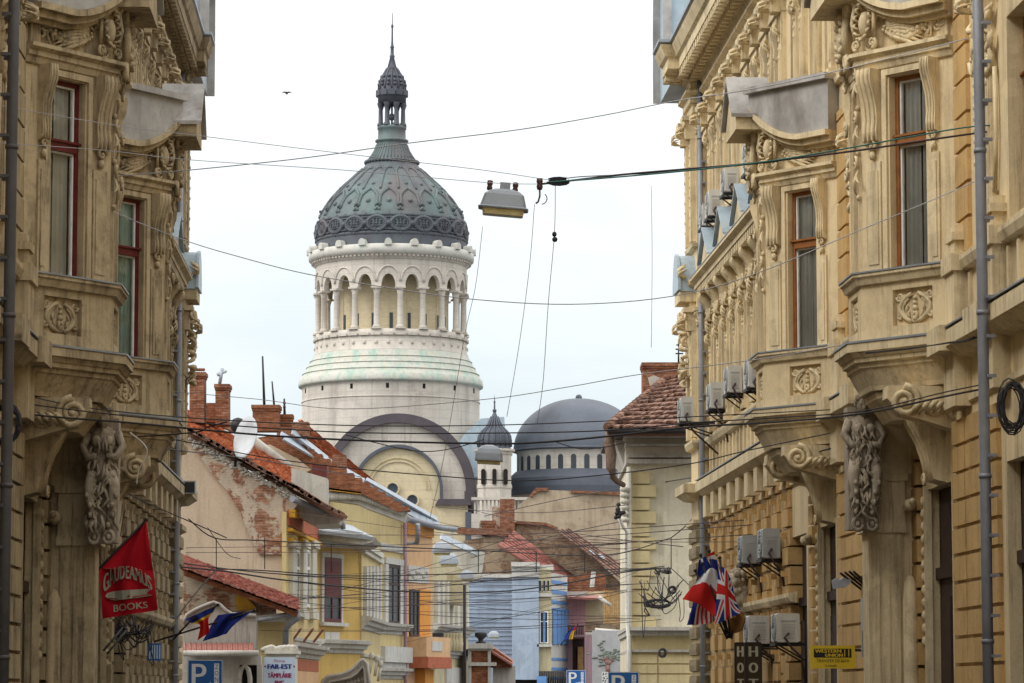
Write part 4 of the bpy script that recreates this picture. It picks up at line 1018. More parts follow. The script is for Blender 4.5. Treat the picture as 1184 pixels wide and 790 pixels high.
M['terracotta'] = plain('terracotta_frieze', (.42,.13,.07), .8, .2, 5, 0, .2, .2, (.2,.08,.05), .4)
M['ochre'] = plain('ochre_paint', (.58,.32,.04), .8, .2, 5, 0, .2, .2, (.3,.17,.05), .4)
M['skyblue'] = stucco('pale_blue_render', (.35,.42,.52), (.22,.25,.29), .3, .3, .7)
M['blue'] = plain('blue_paint', (.13,.27,.55), .7, .15, 4, 0, .25, .1, (.1,.15,.25), .4)
M['pink'] = stucco('old_pink_render', (.52,.27,.27), (.33,.2,.19), .4, .4, .8)
M['mauve'] = stucco('mauve_render', (.34,.22,.24), (.2,.14,.14), .4, .4, .8)
M['wood'] = plain('plank_wood', (.42,.26,.11), .8, .35, 7, 0, .2, .2)
M['rtile'] = tile_mat('orange_roof_tile', (.30,.08,.04), (.43,.13,.055), (.50,.20,.10), (.13,.065,.045), .5)
M['btile'] = tile_mat('brown_orange_roof_tile', (.30,.09,.045), (.42,.14,.065), (.48,.20,.10), (.14,.07,.05), .45)
M['otile'] = tile_mat('old_brown_roof_tile', (.11,.058,.043), (.20,.105,.073), (.28,.16,.115), (.055,.046,.038), .55)
M['redtile'] = tile_mat('faded_red_roof_tile', (.25,.09,.072), (.34,.125,.10), (.40,.18,.145), (.14,.08,.065), .55)
M['redtin'] = plain('dull_red_tin', (.30,.115,.09), .6, .2, 4, .1, .3, .1, (.12,.07,.06), .5)
M['tin'] = plain('bright_tin_sheet', (.40,.45,.51), .5, .15, 4, .2, .4, .08, (.2,.2,.22), .5)
M['darkblind'] = plain('dark_red_blind', (.13,.028,.022), .6, .2, 8)
M['dkglass'] = plain('dark_window_glass', (.03,.033,.036), .35, .3, 1, 0, .3, 0)

def chimney(parent, x0, x1, y0, y1, D, dp=.7, mat='brick', cap=True, name='chimney'):
    b = MB(); ex(b, rect(x0, y0, x1, y1), D, dp)
    if cap:
        for o, ya, yb in ((1.6, y0-1, y0+3.2), (.8, y0+3.2, y0+6)): ex(b, rect(x0-o, ya, x1+o, yb), D-.04*o, dp+.08*o)
    return b.build(name, M[mat], parent)
def aerial(name, pts, D, r, label, arms=()):
    b = MB(); b.tube([at(x, y, D) for x, y in pts], [r, r*.6] if len(pts) == 2 else r, 5)
    for (x0, y0), (x1, y1) in arms: b.tube([at(x0, y0, D), at(x1, y1, D)], r*.7, 4)
    p = at(*pts[0], D); o = b.build(name, M['iron'], None, p); return tag(o, label, 'antenna')
def base(px, D): q = at(px, HOR, D); return (q.x, q.y, 0)

# --- low white house with the faded red roof, past the left palace
h = thing('low_house', 'low white house with a curved gable front and faded red tile roof', 'house', base(275, 82))
P('wall', M['greywhite'], h, exl(([(212, 830), (212, 722), (216, 712), (228, 705), (240, 700), (247, 697.5), (253, 700), (259, 706), (268, 711), (296, 713), (296, 830)], 81, .5)))
P('coping', M['greywhite'], h, lambda b: b.tube([at(x, y, 80.95) for x, y in [(212, 722), (216, 711), (228, 704), (240, 699), (247, 696.5), (254, 699), (260, 705), (268, 710), (296, 712)]], .045, 6))
P('rough_wall', M['brickpl'], h, exl(([(212, 664), (226, 664), (318, 704), (318, 720), (212, 720)], 84.5, .5)))
P('brick_patch', M['ochre'], h, exl(([(272, 690), (280, 687), (297, 703), (295, 708), (274, 705)], 84.4, .2)))
rf = MB(); tiles(rf, at(208, 656, 81.5), at(345, 706, 81.5), at(345, 692, 87.5), at(208, 640, 87.5), 44, 7, .05); P('roof_deck', M['brickold'], h, lambda b: slab(b, at(208, 658, 81.5), at(345, 708, 81.5), at(345, 694.5, 87.5), at(208, 642.5, 87.5)))
rf.build('roof', M['redtile'], h)
P('yellow_bay', M['yellowp'], h, exl((rect(286, 716, 330, 830), 82.5, 3)))
P('eave', M['greytrim'], h, exl(([(296, 712), (344, 707), (344, 711), (330, 719), (288, 719), (286, 715)], 81.9, 3)))
P('gutter', M['pipe'], h, lambda b: (b.tube([at(288, 719, 81.7), at(318, 714, 81.7), at(346, 706.5, 81.7)], .06, 8), b.tube([at(344, 708, 81.7), at(343, 716, 81.7), at(334, 722, 81.8), at(330.5, 728, 82), at(330, 752, 82)], .075, 8)))
P('side_pipe', M['white'], h, lambda b: b.tube([at(290, 719, 81.8), at(284, 726, 81.8), at(283, 748, 81.8)], .05, 8))
rf = MB(); slab(rf, at(214, 754, 79), at(296, 754, 79), at(290, 744, 80.9), at(214, 744, 80.9), .06)
for i in range(14): x = 214+6*i; rf.tube([at(x, 753.5, 79), at(x-.3, 743.8, 80.9)], .03, 4)
rf.build('canopy_roof', M['redtin'], h)
P('canopy_gutter', M['greytrim'], h, lambda b: b.tube([at(212, 755.5, 78.9), at(299, 755.5, 78.9)], .07, 8))
P('porch_wall', M['whitew'], h, exl((rect(212, 758, 277, 830), 79.6, .3), (rect(277, 758, 302, 769), 79.6, .3), (rect(297, 769, 303, 830), 79.6, .3)))
P('arch_trim', M['greytrim'], h, lambda b: b.tube([at(x, y, 79.5) for x, y in [(277, 830), (277, 782), (279, 774), (283, 770), (287, 774), (289, 784), (289, 830)]], .06, 6))
P('dark_entry', M['dark'], h, exl((rect(277, 769, 297, 830), 79.9, .1)))
P('gate_pier', M['creamw'], h, exl((rect(309, 760, 341, 830), 80.5, 1), (rect(306, 752, 344, 756), 80.3, 1.3), (rect(308, 756, 342, 760), 80.4, 1.2)))
P('pier_top', M['greypl'], h, lambda b: [b.ball(at(rnd.uniform(306, 343), rnd.uniform(748.5, 751.5), 80.6), (.12, .12, .07), 6) for _ in range(46)])

# --- tall house with the bare plaster gable wall and orange roof
h2 = thing('gable_house', 'old house with a bare beige gable wall, crumbling brick edge and orange tile roof', 'house', base(290, 90))
P('gable_wall', M['gable'], h2, exl(([(200, 506), (211, 503), (226, 518), (243, 545), (262, 566), (276, 590), (300, 640), (331, 640), (331, 830), (200, 830)], 90, .6)))
P('exposed_brick', M['brickpl'], h2, exl(([(200, 496), (211, 492), (240, 514), (276, 537), (331, 572), (345, 582), (331, 600), (331, 641), (299, 641), (276, 591), (262, 567), (243, 546), (226, 519), (211, 504), (200, 507)], 89.9, .6)))
fh = Fac(331, 90, 368, 99)
P('street_wall', M['yellowp'], h2, lambda b: fh.poly(b, [(331, 592), (368, 598), (368, 840), (331, 845)], -.12, 0))
P('frieze', M['terracotta'], h2, lambda b: fh.box(b, 332, 367, 598, 616, 0, .05))
P('eave_bracket', M['ochre'], h2, lambda b: ([fh.box(b, x, x+2.5, 590, 599, .05, .22) for x in (332, 337, 342, 347, 352, 357, 362)], fh.box(b, 331.5, 368, 619.5, 623, 0, .16), [fh.box(b, x-1.5, x+5, 623, 628, 0, .14) for x in (334, 346, 357)]))
for x in (334, 346, 357): P('pilaster', M['creamw'], h2, lambda b: (fh.box(b, x, x+4.5, 630, 706, 0, .12), fh.box(b, x-1, x+5.5, 626, 634, 0, .2), fh.box(b, x-1, x+5.5, 706, 716, 0, .16)))
P('string_course', M['greytrim'], h2, lambda b: (fh.band(b, 331.5, 368, 740, SILL), fh.band(b, 331.5, 368, 760, CORN)))
P('base_panel', M['terracotta'], h2, lambda b: fh.box(b, 335, 367, 763, 776, 0, .04))
P('shop_wall', M['peach'], h2, lambda b: fh.box(b, 332, 367, 776, 850, 0, .03))
for x in (339.5, 351.5): fwin(h2, fh, x, x+5, 636, 702, .0, M['white'], M['winblue'])
for x in (337, 351, 363): P('flag_bracket', M['redtin'], h2, lambda b: b.tube([at(x, 742, 89.2), at(x+11, 727, 88.2)], .035, 5))
rf = MB(); slab(rf, at(200, 490, 90), at(336, 566, 90), at(336, 544, 96), at(200, 467, 96), .1); slab(rf, at(330, 561, 90), at(398, 599, 90.4), at(396, 593, 92), at(330, 553, 92), .1); rf.build('roof_deck', M['otile'], h2)
rf = MB(); tiles(rf, at(200, 486, 90.2), at(336, 563, 90.2), at(336, 541, 96), at(200, 464, 96), 40, 9, .06); roof2 = rf.build('roof', M['rtile'], h2)
rf = MB()
for i in range(64):   # ragged verge of half-round tiles
    q = i/63; x, y = 206+190*q, 491+105*q-6*sin(pi*q)*.3; a_ = at(x+rnd.uniform(-.8, .8), y+rnd.uniform(-1.2, 1.2), 89.7)
    rf.push(Matrix.Translation(a_) @ Matrix.Rotation(R(30), 4, 'Y')); rf.box(-.10, .10, -.12, .45, -.035, .05); rf.pop()
rf.build('verge_tiles', M['otile'], h2)
P('mortar_edge', M['greypl'], h2, lambda b: [b.ball(at(222+120*i/190+rnd.uniform(-3, 3), 511+65*i/190+rnd.gauss(0, 2.2), 89.9), (rnd.uniform(.03, .09), .05, rnd.uniform(.02, .05)), 6) for i in range(190)])
P('gutter', M['pipe'], h2, lambda b: (b.tube([at(338, 577, 89.5), at(370, 590, 91), at(396, 600, 92.5)], .09, 8), b.tube([at(395, 600, 92.4), at(396, 606, 92.4), at(397, 612, 92.4)], .07, 8)))
P('soffit', M['whitew'], h2, exl(([(336, 581), (345, 581), (395, 601), (392, 606), (364, 607), (340, 594)], 91.2, 2.5)))
c = chimney(roof2, 219, 236, 431, 489, 92.5); P('coping', M['brickold'], c, lambda b: [b.ball(at(221+i*2.4, 427.5, 92.8), (.05, .08, .05), 6) for i in range(7)])
chimney(roof2, 249, 264, 445, 492, 92.5); chimney(roof2, 236, 251, 466, 488, 94, .6, 'brickold', False)
P('ridge_flashing', M['greypl'], roof2, lambda b: (b.tube([at(238, 478, 95.9), at(262, 491, 95.9), at(276, 496, 95.9), at(300, 516, 95.9), at(333, 541, 95.9)], .16, 6)))
b = MB(); q = at(256, 425, 92.6)
b.tube([at(254, 444, 92.6), at(257, 426, 92.6)], .05, 8); b.tube([at(251, 434, 92.6), at(262, 429, 92.6)], .04, 8); b.tube([at(252, 431, 92.6), at(256, 436, 92.6)], .045, 8)
tag(b.build('chimney_vent', M['tin'], None, q), 'small grey metal vent like a tilted cross on a brick chimney', 'vent')
# dish
b = MB(); c0 = at(284, 506, 88.5)
DM = Matrix.Translation(c0) @ Matrix.Rotation(R(-38), 4, 'Z') @ Matrix.Rotation(R(78), 4, 'X') @ Matrix.Rotation(R(-12), 4, 'Y')
b.push(DM @ Matrix.Diagonal((.72, .82, 1, 1))); b.lathe([(0, -.16), (.25, -.14), (.5, -.08), (.7, 0), (.72, 0), (.72, .02), (.5, -.06), (.25, -.12), (0, -.14)], (0, 0, 0), 32); b.pop()
dish = b.build('satellite_dish', plain('dish_grey', (.52,.53,.55), .5, .08, 3, 0, .3, .02, (.3,.28,.27), .35), None, c0); tag(dish, 'large pale oval satellite dish on the orange roof', 'satellite dish')
P('dish_mast', M['iron'], dish, lambda b: (b.tube([at(272, 540, 89.5), at(273, 495, 89.5), at(280, 498, 89)], .04, 6), b.ball(at(275, 492, 89.4), .22, 8)))
# --- house with the long brick parapet
h4 = thing('parapet_house', 'pale yellow house with a stepped red brick parapet and bright metal roof strips', 'house', base(420, 120))
P('grey_side_wall', M['greypl'], h4, exl(([(294, 536), (312, 534), (378, 553), (378, 600), (340, 590)], 97.5, 1)))
bp = [(303, 520), (298, 506), (320, 503), (345, 514)]
for i in range(14): bp += [(345+9.1*i, 514+5.5*i), (345+9.1*i+9.1, 514+5.5*i)]
bp += [(474, 590), (460, 592), (418, 571), (378, 566), (378, 553), (356, 546), (318, 534)]
P('brick_parapet', M['brickold'], h4, exl((bp, 112, 1)))
P('plaster_ledge', M['gable'], h4, exl(([(302, 516), (312, 514), (345, 531), (360, 543), (352, 547), (325, 535)], 111.6, .3)))
P('corner_block', M['darkblind'], h4, exl((rect(361, 537, 378, 568), 110, 1)))
rf = MB(); tiles(rf, at(330, 530, 113), at(468, 612, 124), at(459, 579, 130), at(346, 483, 118), 40, 22, .06); roof4 = rf.build('roof', M['btile'], h4)
P('roof_deck', M['otile'], h4, lambda b: slab(b, at(330, 535, 113), at(468, 617, 124), at(459, 584, 130), at(346, 489, 118)))
def strip(b, x0, y0, x1, y1, w, D0, D1, seg=1):
    for i in range(seg):
        q0, q1 = i/seg, (i+.97)/seg
        slab(b, at(x0+(x1-x0)*q0, y0+(y1-y0)*q0+w, D0+(D1-D0)*q0), at(x0+(x1-x0)*q1, y0+(y1-y0)*q1+w, D0+(D1-D0)*q1), at(x0+(x1-x0)*q1+1, y0+(y1-y0)*q1-1, D0+(D1-D0)*q1+.8), at(x0+(x1-x0)*q0+1, y0+(y1-y0)*q0-1, D0+(D1-D0)*q0+.8), .06)
P('metal_flashing', M['tin'], h4, lambda b: (strip(b, 325, 500, 424, 556, 4, 110, 117), strip(b, 328, 506, 420, 560, 2, 109.6, 116), strip(b, 338, 497, 380, 530, 4, 111, 113), strip(b, 416, 556, 508, 604, 9, 116, 127, 12), strip(b, 424, 553, 508, 601, 2.5, 116.4, 127.4)))
P('eave_gutter', M['pipe'], h4, lambda b: (b.tube([at(470, 600, 118), at(508, 610, 127), at(526, 612, 130)], .12, 8), b.tube([at(483, 606, 119), at(483, 622, 119.2), at(482, 628, 119.5)], .09, 8), b.tube([at(470, 629, 119.5), at(484, 627, 119.5)], .06, 6)))
chimney(roof4, 292, 322, 469, 498, 108, .9, 'brickold'); chimney(roof4, 321, 337, 480, 492, 109, .6, 'brickold'); chimney(roof4, 320, 357, 488, 504, 112, .6, 'brick', False)
chimney(roof4, 384, 400, 526, 562, 114, .6, 'brick', False)
f4 = Fac(378, 113, 468, 124)
P('street_wall', M['yellowp'], h4, lambda b: f4.poly(b, [(378, 575), (418, 580), (468, 596), (468, 860), (378, 860)], -.5, 0))
P('cornice', M['greytrim'], h4, lambda b: ex(b, [(377, 566), (418, 571), (428, 577), (471, 590), (468, 604), (424, 588), (414, 583), (377, 578)], 112.3, .9) or [b.ball(at(381+x, 574+.0*x+max(0, x-34)*.36, 112.2), (.10, .1, .14), 6) for x in range(0, 86, 3)])
P('cornice_cap', M['ochre'], h4, exl(([(380, 564), (418, 569), (418, 571.5), (380, 567)], 112.0, 1)))
P('window_trim', M['whitew'], h4, lambda b: (f4.box(b, 443, 446.5, 652, 722, 0, .1), f4.box(b, 460.5, 464, 652, 722, 0, .1), f4.box(b, 443, 464, 646, 653, 0, .12), f4.box(b, 438, 467, 630, 638, 0, .08), f4.box(b, 435, 467, 748, 766, 0, .35), f4.box(b, 436, 467, 766, 775, 0, .2)))
P('string_course', M['greytrim'], h4, lambda b: (f4.band(b, 412, 468, 731, CORN), f4.band(b, 425, 468, 785, CORN)))
fwin(h4, f4, 446.5, 460.5, 654, 721, .0, M['door'], M['dkglass'])
fs = Fac(468, 124, 500, 127)
P('orange_wall', M['peach'], h4, lambda b: fs.poly(b, [(468, 600), (500, 606), (500, 860), (468, 860)], -.5, 0))
P('orange_frieze', M['orange'], h4, lambda b: fs.box(b, 469, 499, 608, 620, 0, .1)); P('orange_pier', M['orange'], h4, lambda b: fs.box(b, 484, 496, 682, 740, 0, .06))
P('relief_panel', M['whitew'], h4, lambda b: (fs.box(b, 471, 495, 655, 674, 0, .05), [b.ball(at(474+4*i, 664+3*sin(i*2), 124.1), (.07, .06, .09), 6) for i in range(6)]))
fwin(h4, fs, 473, 483, 682, 736, .0, M['door'], M['dkglass'])
P('orange_balcony', M['peach'], h4, lambda b: fs.box(b, 470, 498, 737, 760, 0, .8))
P('balcony_panel', M['whitew'], h4, lambda b: fs.box(b, 476, 488, 742, 753, .8, .83))
P('balcony_base', M['terracotta'], h4, lambda b: fs.box(b, 470, 498, 760, 773, 0, .86))
P('balcony_console', M['orange'], h4, lambda b: (fs.box(b, 480, 490, 774, 860, 0, .4)))
P('rain_pipe', M['mauve'], h4, lambda b: b.tube([at(468.5, 605, 123.4), at(469, 850, 123.4)], .07, 8))
# --- yellow house with the dark red blind
h3 = thing('yellow_house', 'bright yellow house with a dark red window blind and projecting grey eave', 'house', base(395, 102))
f3 = Fac(364, 99.5, 418, 103)
P('street_wall', M['yellow'], h3, lambda b: f3.poly(b, [(364, 618), (418, 624), (418, 850), (364, 850)], -3, 0))
f3b = Fac(418, 103, 440, 112)
P('side_wall', M['yellowp'], h3, lambda b: f3b.poly(b, [(418, 624), (440, 632), (440, 850), (418, 850)], -.5, 0))
P('eave', M['greytrim'], h3, exl(([(362, 612), (412, 616), (434, 622), (430, 627), (420, 630), (364, 622)], 98.6, 4)))
rf = MB(); slab(rf, at(360, 612, 98), at(433, 621, 98.6), at(412, 611, 104), at(366, 601, 104), .1); slab(rf, at(362, 607, 100), at(420, 616, 100), at(408, 608, 106), at(366, 598, 106), .1); rf.build('roof', M['zinc'], h3)
P('cornice', M['creamw'], h3, lambda b: (f3.box(b, 364.5, 417, 628, 633, 0, .12), f3b.box(b, 418, 437, 634, 640, 0, .2), f3b.box(b, 418, 440, 640, 646, 0, .12)))
P('window_trim', M['whitew'], h3, lambda b: (f3.box(b, 370.5, 373, 643, 722, 0, .06), f3.box(b, 393, 395, 643, 722, 0, .06), f3.box(b, 370.5, 395, 640, 645, 0, .08), f3.box(b, 369, 398, 720, 724, 0, .16), f3.box(b, 375, 392, 731, 740, 0, .03), [f3b.box(b, x, x+1.7, 655, 722, 0, .12) for x in (420, 424, 428, 432, 436)]))
fwin(h3, f3, 373, 393, 646, 719, .0, M['woodL'], M['dkglass'], True, M['darkblind'], .62)
for x in (425.8, 433.6): fwin(h3, f3b, x, x+2.4, 658, 720, .0, M['white'], M['winblue'])
P('string_course', M['greytrim'], h3, lambda b: (f3.band(b, 364, 418, 755, CORN), f3b.band(b, 418, 440, 728, CORN), f3b.band(b, 418, 440, 760, SILL)))
def gab(b):
    top = [(371, 800), (373, 788), (378, 783), (392, 781), (404, 777), (412, 770), (416, 765), (420, 763.5), (424, 768), (427, 786), (428, 800)]
    low = [(377, 800), (378, 792), (382, 788), (393, 786), (406, 783), (413, 778), (417, 773), (419.5, 771), (421, 774), (422, 788), (422, 800)]
    for i in range(len(top)-1): ex(b, [top[i], top[i+1], low[i+1], low[i]], 98.8, .4)
    ex(b, low, 99.1, .2)
    b.tube([at(x, y-.6, 98.7) for x, y in top], .05, 6); b.tube([at(x, y, 98.75) for x, y in low], .035, 6)
    for i in range(9): b.ball(at(384+4.4*i, 795-1.2*i, 99.0), (.07, .05, .07), 6)
P('gable_ornament', M['greytrim'], h3, gab)
P('vase_ornament', M['creamw'], h3, lambda b: [(b.ball(at(x, y, 102.4), (.09, .08, .13), 8), b.tube([at(x, y+3, 102.4), at(x-3, y+20, 102.4)], .05, 5)) for x, y in ((430, 759), (436, 762), (440, 768))])
# --- cream house with iron balcony
h5 = thing('cream_house', 'narrow cream house with an iron balcony and stone balustrade', 'house', base(520, 134))
f5 = Fac(500, 131, 541, 140)
P('street_wall', M['cream'], h5, lambda b: f5.poly(b, [(500, 640), (541, 662), (541, 860), (500, 860)], -2, 0))
P('gable_wall', M['greypl'], h5, exl(([(508, 622), (516, 618), (560, 640), (556, 668), (541, 672), (508, 655)], 139, 2)))
P('roof', M['tin'], h5, lambda b: (strip(b, 510, 618, 560, 641, 5, 134, 140, 4)))
P('chimney', M['greypl'], h5, lambda b: (ex(b, rect(521, 612, 525, 622), 138, .4), ex(b, rect(520, 608, 526, 612), 137.9, .6)))
P('arched_wall', M['cream'], h5, lambda b: (ex(b, arc_pts(521, 684, 15, 134, 0, pi, 20, 20)+[(508, 700), (534, 700)], 134.6, .6)))
for x in (502, 507.5, 513, 519, 525, 531, 536): P('pilaster', M['creamw'], h5, lambda b: f5.box(b, x, x+2.2, 672, 728, 0, .16))
for x in (504.5, 515.4, 527.5): fwin(h5, f5, x, x+3, 680, 727, .0, M['white'], M['dkglass'])
P('ledge', M['greytrim'], h5, lambda b: (f5.band(b, 500, 541, 733, CORN), f5.band(b, 500, 541, 760, CORN)))
P('baluster', M['cream'], h5, lambda b: [b.lathe([(.05, 0), (.1, .12), (.13, .3), (.06, .55), (.1, .66), (.1, .72)], at(514+3.6*i, 753, 132.2), 8) for i in range(6)])
P('iron_balcony', M['iron'], h5, lambda b: ([b.tube([at(498+1.35*i, 764, 130), at(498+1.35*i, 733, 130)], .045, 4) for i in range(11)], [b.tube([at(497.5, y, 130), at(512, y, 130)], .06, 5) for y in (733, 748, 764)], ex(b, rect(497, 764, 513, 767), 129.6, 2)))
P('rain_pipe', M['iron'], h5, lambda b: b.tube([at(537, 676, 134), at(537.5, 850, 134)], .06, 8))
P('shopfront', M['whitew'], h5, lambda b: f5.box(b, 514, 535, 772, 790, 0, .1))
# --- brick gate kiosk in front
h = thing('brick_pavilion', 'small brick gatehouse with stone bands and a sloping tile roof', 'gatehouse', base(565, 138))
P('brick_wall', M['brickold'], h, exl((rect(545, 752, 567, 830), 137, 2), ([(567, 752), (572, 750), (592, 764), (592, 772), (567, 772)], 138, 1.6)))
P('stone_band', M['greytrim'], h, exl((rect(541, 744, 570, 750), 136.7, 2.6), (rect(543, 750, 569, 752.5), 136.9, 2.3), (rect(541, 766, 574, 770), 136.8, 2.6), (rect(564, 750, 567.5, 790), 136.9, .3), (rect(541, 750, 545, 790), 136.9, .3)))
P('stone_wall', M['greypl'], h, exl((rect(570, 770, 596, 830), 138.5, 1.2)))
P('roof', M['redtin'], h, lambda b: slab(b, at(567, 752, 137.5), at(593, 768, 137.5), at(594, 763, 140), at(568, 746, 140), .08))
P('urn', M['iron'], h, lambda b: b.lathe([(.22, 0), (.22, .05), (.09, .09), (.12, .18), (.25, .3), (.26, .42), (.2, .45), (.0, .46)], at(556, 744, 137.6), 12))
# --- pale blue house
h6 = thing('blue_house', 'pale blue house with white cornice block and blue and white striped bay', 'house', base(600, 165))
f6 = Fac(540, 172, 594, 172.5)
P('boarded_wall', M['skyblue'], h6, lambda b: (f6.poly(b, [(540, 666), (594, 664), (594, 830), (540, 830)], -3, 0), [f6.box(b, 540, 594, 672+5.2*i, 673+5.2*i, 0, .04) for i in range(18)]))
P('wall_coping', M['whitew'], h6, lambda b: f6.box(b, 539, 595, 664, 668, -.2, .15))
P('blue_wall', M['skyblue'], h6, exl((rect(592, 660, 623, 786), 164, 5)))
P('cornice', M['whitew'], h6, exl((rect(591, 650, 624, 655), 163.6, 6), (rect(591.6, 655, 623.5, 667), 163.8, 5.6), (rect(624, 653, 640, 661), 164.5, 3)))
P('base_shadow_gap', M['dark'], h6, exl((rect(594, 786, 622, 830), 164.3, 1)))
P('cream_bay', M['cream'], h6, exl((rect(622, 658, 637.5, 830), 164.3, 4)))
f6b = Fac(637.5, 164.3, 656, 168)
P('striped_wall', M['whitew'], h6, lambda b: f6b.poly(b, [(637.5, 662), (656, 666), (656, 830), (637.5, 830)], -.6, 0))
for y, d in ((672, 4), (683, 4.5), (695, 4), (761, 3), (772, 3.5), (783, 3)): P('blue_stripe', M['blue'], h6, lambda b: f6b.box(b, 637.5, 656, y, y+d, 0, .03))
for x in (638.3, 642.7, 647.1, 651.5): P('blue_shutter', M['blue'], h6, lambda b: f6b.box(b, x, x+3.6, 706, 745, .03, .10))
P('shutter_lintel', M['blue'], h6, lambda b: f6b.box(b, 638, 656, 704, 706, 0, .14))
P('sill', M['whitew'], h6, exl((rect(621, 745, 638, 748), 164, 1), (rect(621, 686, 638, 690), 164.1, 1)))
fz = Fac(622, 164.25, 637.5, 164.25)
for x0, x1, y0, y1 in ((622.6, 626.2, 671, 684), (627.6, 631, 671, 684), (632.2, 635.6, 671, 684), (624, 634, 707, 744)): fwin(h6, fz, x0, x1, y0, y1, .0, M['white'], M['dkglass'], x1-x0 > 6)
P('blue_door_leaf', M['blue'], h6, lambda b: fz.box(b, 628, 630.5, 708, 743, .05, .09))
P('railing', M['iron'], h6, lambda b: [b.tube([at(624+2.6*i, 792, 163.5), at(624+2.6*i, 776, 163.5)], .05, 4) for i in range(12)])
P('lean_to', M['blue'], h6, exl((rect(621, 782, 632, 830), 163.2, .5)))
# --- pink house and passage
h7 = thing('pink_house', 'faded pink house with a dark passage and mauve side wall', 'house', base(668, 168))
P('upper_wall', M['pink'], h7, exl((rect(656, 690, 677, 738), 168, 4)))
P('parapet', M['greytrim'], h7, exl((rect(655, 684, 678, 691), 167.6, 5)))
P('passage_wall', M['mauve'], h7, exl((rect(656, 738, 662, 830), 168, 3), (rect(676, 735, 686, 830), 166, 3), (rect(660, 734, 684, 737), 167, 3)))
P('passage_back', M['door'], h7, exl((rect(660, 737, 684, 830), 171, .3)))
P('wooden_door', M['wood'], h7, exl((rect(668, 748, 678, 800), 170.8, .15)))
P('balcony_rail', M['iron'], h7, lambda b: ([b.tube([at(657+1.9*i, 734, 166.4), at(657+1.9*i, 724, 166.4)], .03, 4) for i in range(10)], b.tube([at(656, 724, 166.4), at(675, 724, 166.4)], .04, 4)))
P('shed_wall', M['cream'], h7, exl((rect(677, 684, 698, 720), 169, 2)))
P('shed_roof', M['redtin'], h7, lambda b: slab(b, at(655, 690, 166), at(699, 692, 166), at(701, 687, 171), at(660, 685, 171), .1))
P('flue', M['whitew'], h7, exl(([(684, 661), (689, 661), (687, 679), (682, 679)], 165, .6)))
h = thing('plank_fence', 'light plank screen under the shed roof beside the corner house', 'fence', base(710, 160))
for i in range(10): P('plank', M['wood'], h, lambda b: ex(b, rect(698+2.5*i, 683, 700+2.5*i, 722), 160+.02*(i % 2), .06))
P('rail', M['wood'], h, exl((rect(697, 690, 723, 692), 160.1, .1), (rect(697, 712, 723, 714), 160.1, .1)))
P('tin_roof', M['greypl'], h, lambda b: (slab(b, at(690, 728, 150), at(722, 732, 150), at(722, 729, 154), at(688, 726, 154)), b.tube([at(692, 690, 158), at(700, 696, 158), at(706, 700, 158)], .09, 8)))
h = thing('mural_wall', 'grey wall panel painted with a red and green tree', 'wall', base(702, 142))
P('panel', plain('grey_mural_ground', (.40,.40,.41), .85, .12, 3, 0, .2, .1, (.28,.27,.26), .4), h, exl((rect(685, 729, 720, 830), 142, .4)))
def mural(b):
    D = 141.97
    def tw(x, y, a, l, d):
        x2, y2 = x+l*cos(a), y-l*sin(a); p, q = at(x, y, D), at(x2, y2, D); b.tube([p, q], [.035*d, .025*d], 4)
        if d > 1:
            for k in (-.55, .1, .6): tw(x2, y2, a+k+rnd.uniform(-.15, .15), l*.68, d-1)
    tw(703, 778, pi/2, 9, 3)
P('painted_tree', plain('mural_red', (.30,.17,.15), .85, .2, 6), h, mural)
P('painted_leaves', plain('mural_green', (.20,.24,.20), .85, .3, 6), h, lambda b: [b.ball(at(703+rnd.gauss(0, 7.5), 757+rnd.gauss(0, 5.5), 141.97), (.09, .02, .045), 5) for _ in range(60)])
# --- fire walls and roofs behind
h = thing('fire_wall_house', 'big brown house behind with a blank plastered fire wall and brick coping', 'house', base(655, 205))
P('fire_wall', M['brownpl'], h, exl(([(595, 592), (601, 583), (615, 572), (622, 566), (640, 567), (700, 569), (730, 571), (730, 720), (595, 720)], 205, 3)))
P('coping', M['brick'], h, exl(([(612, 573), (620, 564), (634, 564), (634, 567.5), (622, 568), (614, 575.5)], 204.8, 1), ([(660, 567), (718, 569), (718, 572.5), (660, 570)], 204.8, 1)))
h = thing('brick_gable_house', 'crumbling brick gable with a long faded red roof edge', 'house', base(640, 190))
P('gable_wall', M['brownpl2'], h, exl(([(582, 612), (590, 605), (632, 606), (644, 611), (676, 634), (705, 662), (726, 682), (726, 730), (582, 730)], 190, 3), ([(536, 625), (584, 618), (600, 640), (600, 730), (536, 730)], 188, 2)))
P('brick_base', M['brickold'], h, exl(([(655, 668), (682, 662), (700, 664), (700, 692), (660, 694)], 186.5, 2)))
P('coping', M['brick'], h, exl(([(525, 613), (530, 610), (584, 612), (590, 617), (586, 620), (530, 617)], 187.7, .8), ([(586, 606), (600, 602.5), (632, 604.5), (645, 610), (643, 612), (630, 607.5), (600, 606)], 189.7, 1)))
rf = MB(); tiles(rf, at(578, 628, 184), at(648, 672, 184), at(664, 670, 189), at(592, 616, 189), 26, 6, .08); r9 = rf.build('roof', M['redtile'], h)
P('roof_edge', M['redtin'], h, lambda b: b.tube([at(577, 629, 183.9), at(647, 673, 183.9)], .16, 6)); P('roof_edge', M['redtin'], h, lambda b: b.tube([at(592, 616, 189), at(664, 670, 189)], .18, 6))
rf = MB(); tiles(rf, at(642, 613, 187), at(722, 672, 187), at(730, 660, 194), at(660, 612, 194), 30, 5, .08); rf.build('far_roof', M['otile'], h)
for x, y in ((681, 637), (692, 642)): P('skylight', M['tin'], h, lambda b: slab(b, at(x, y-1, 188.2), at(x+6, y+4, 188.2), at(x+8, y+3, 191), at(x+2, y-2, 191), .05))
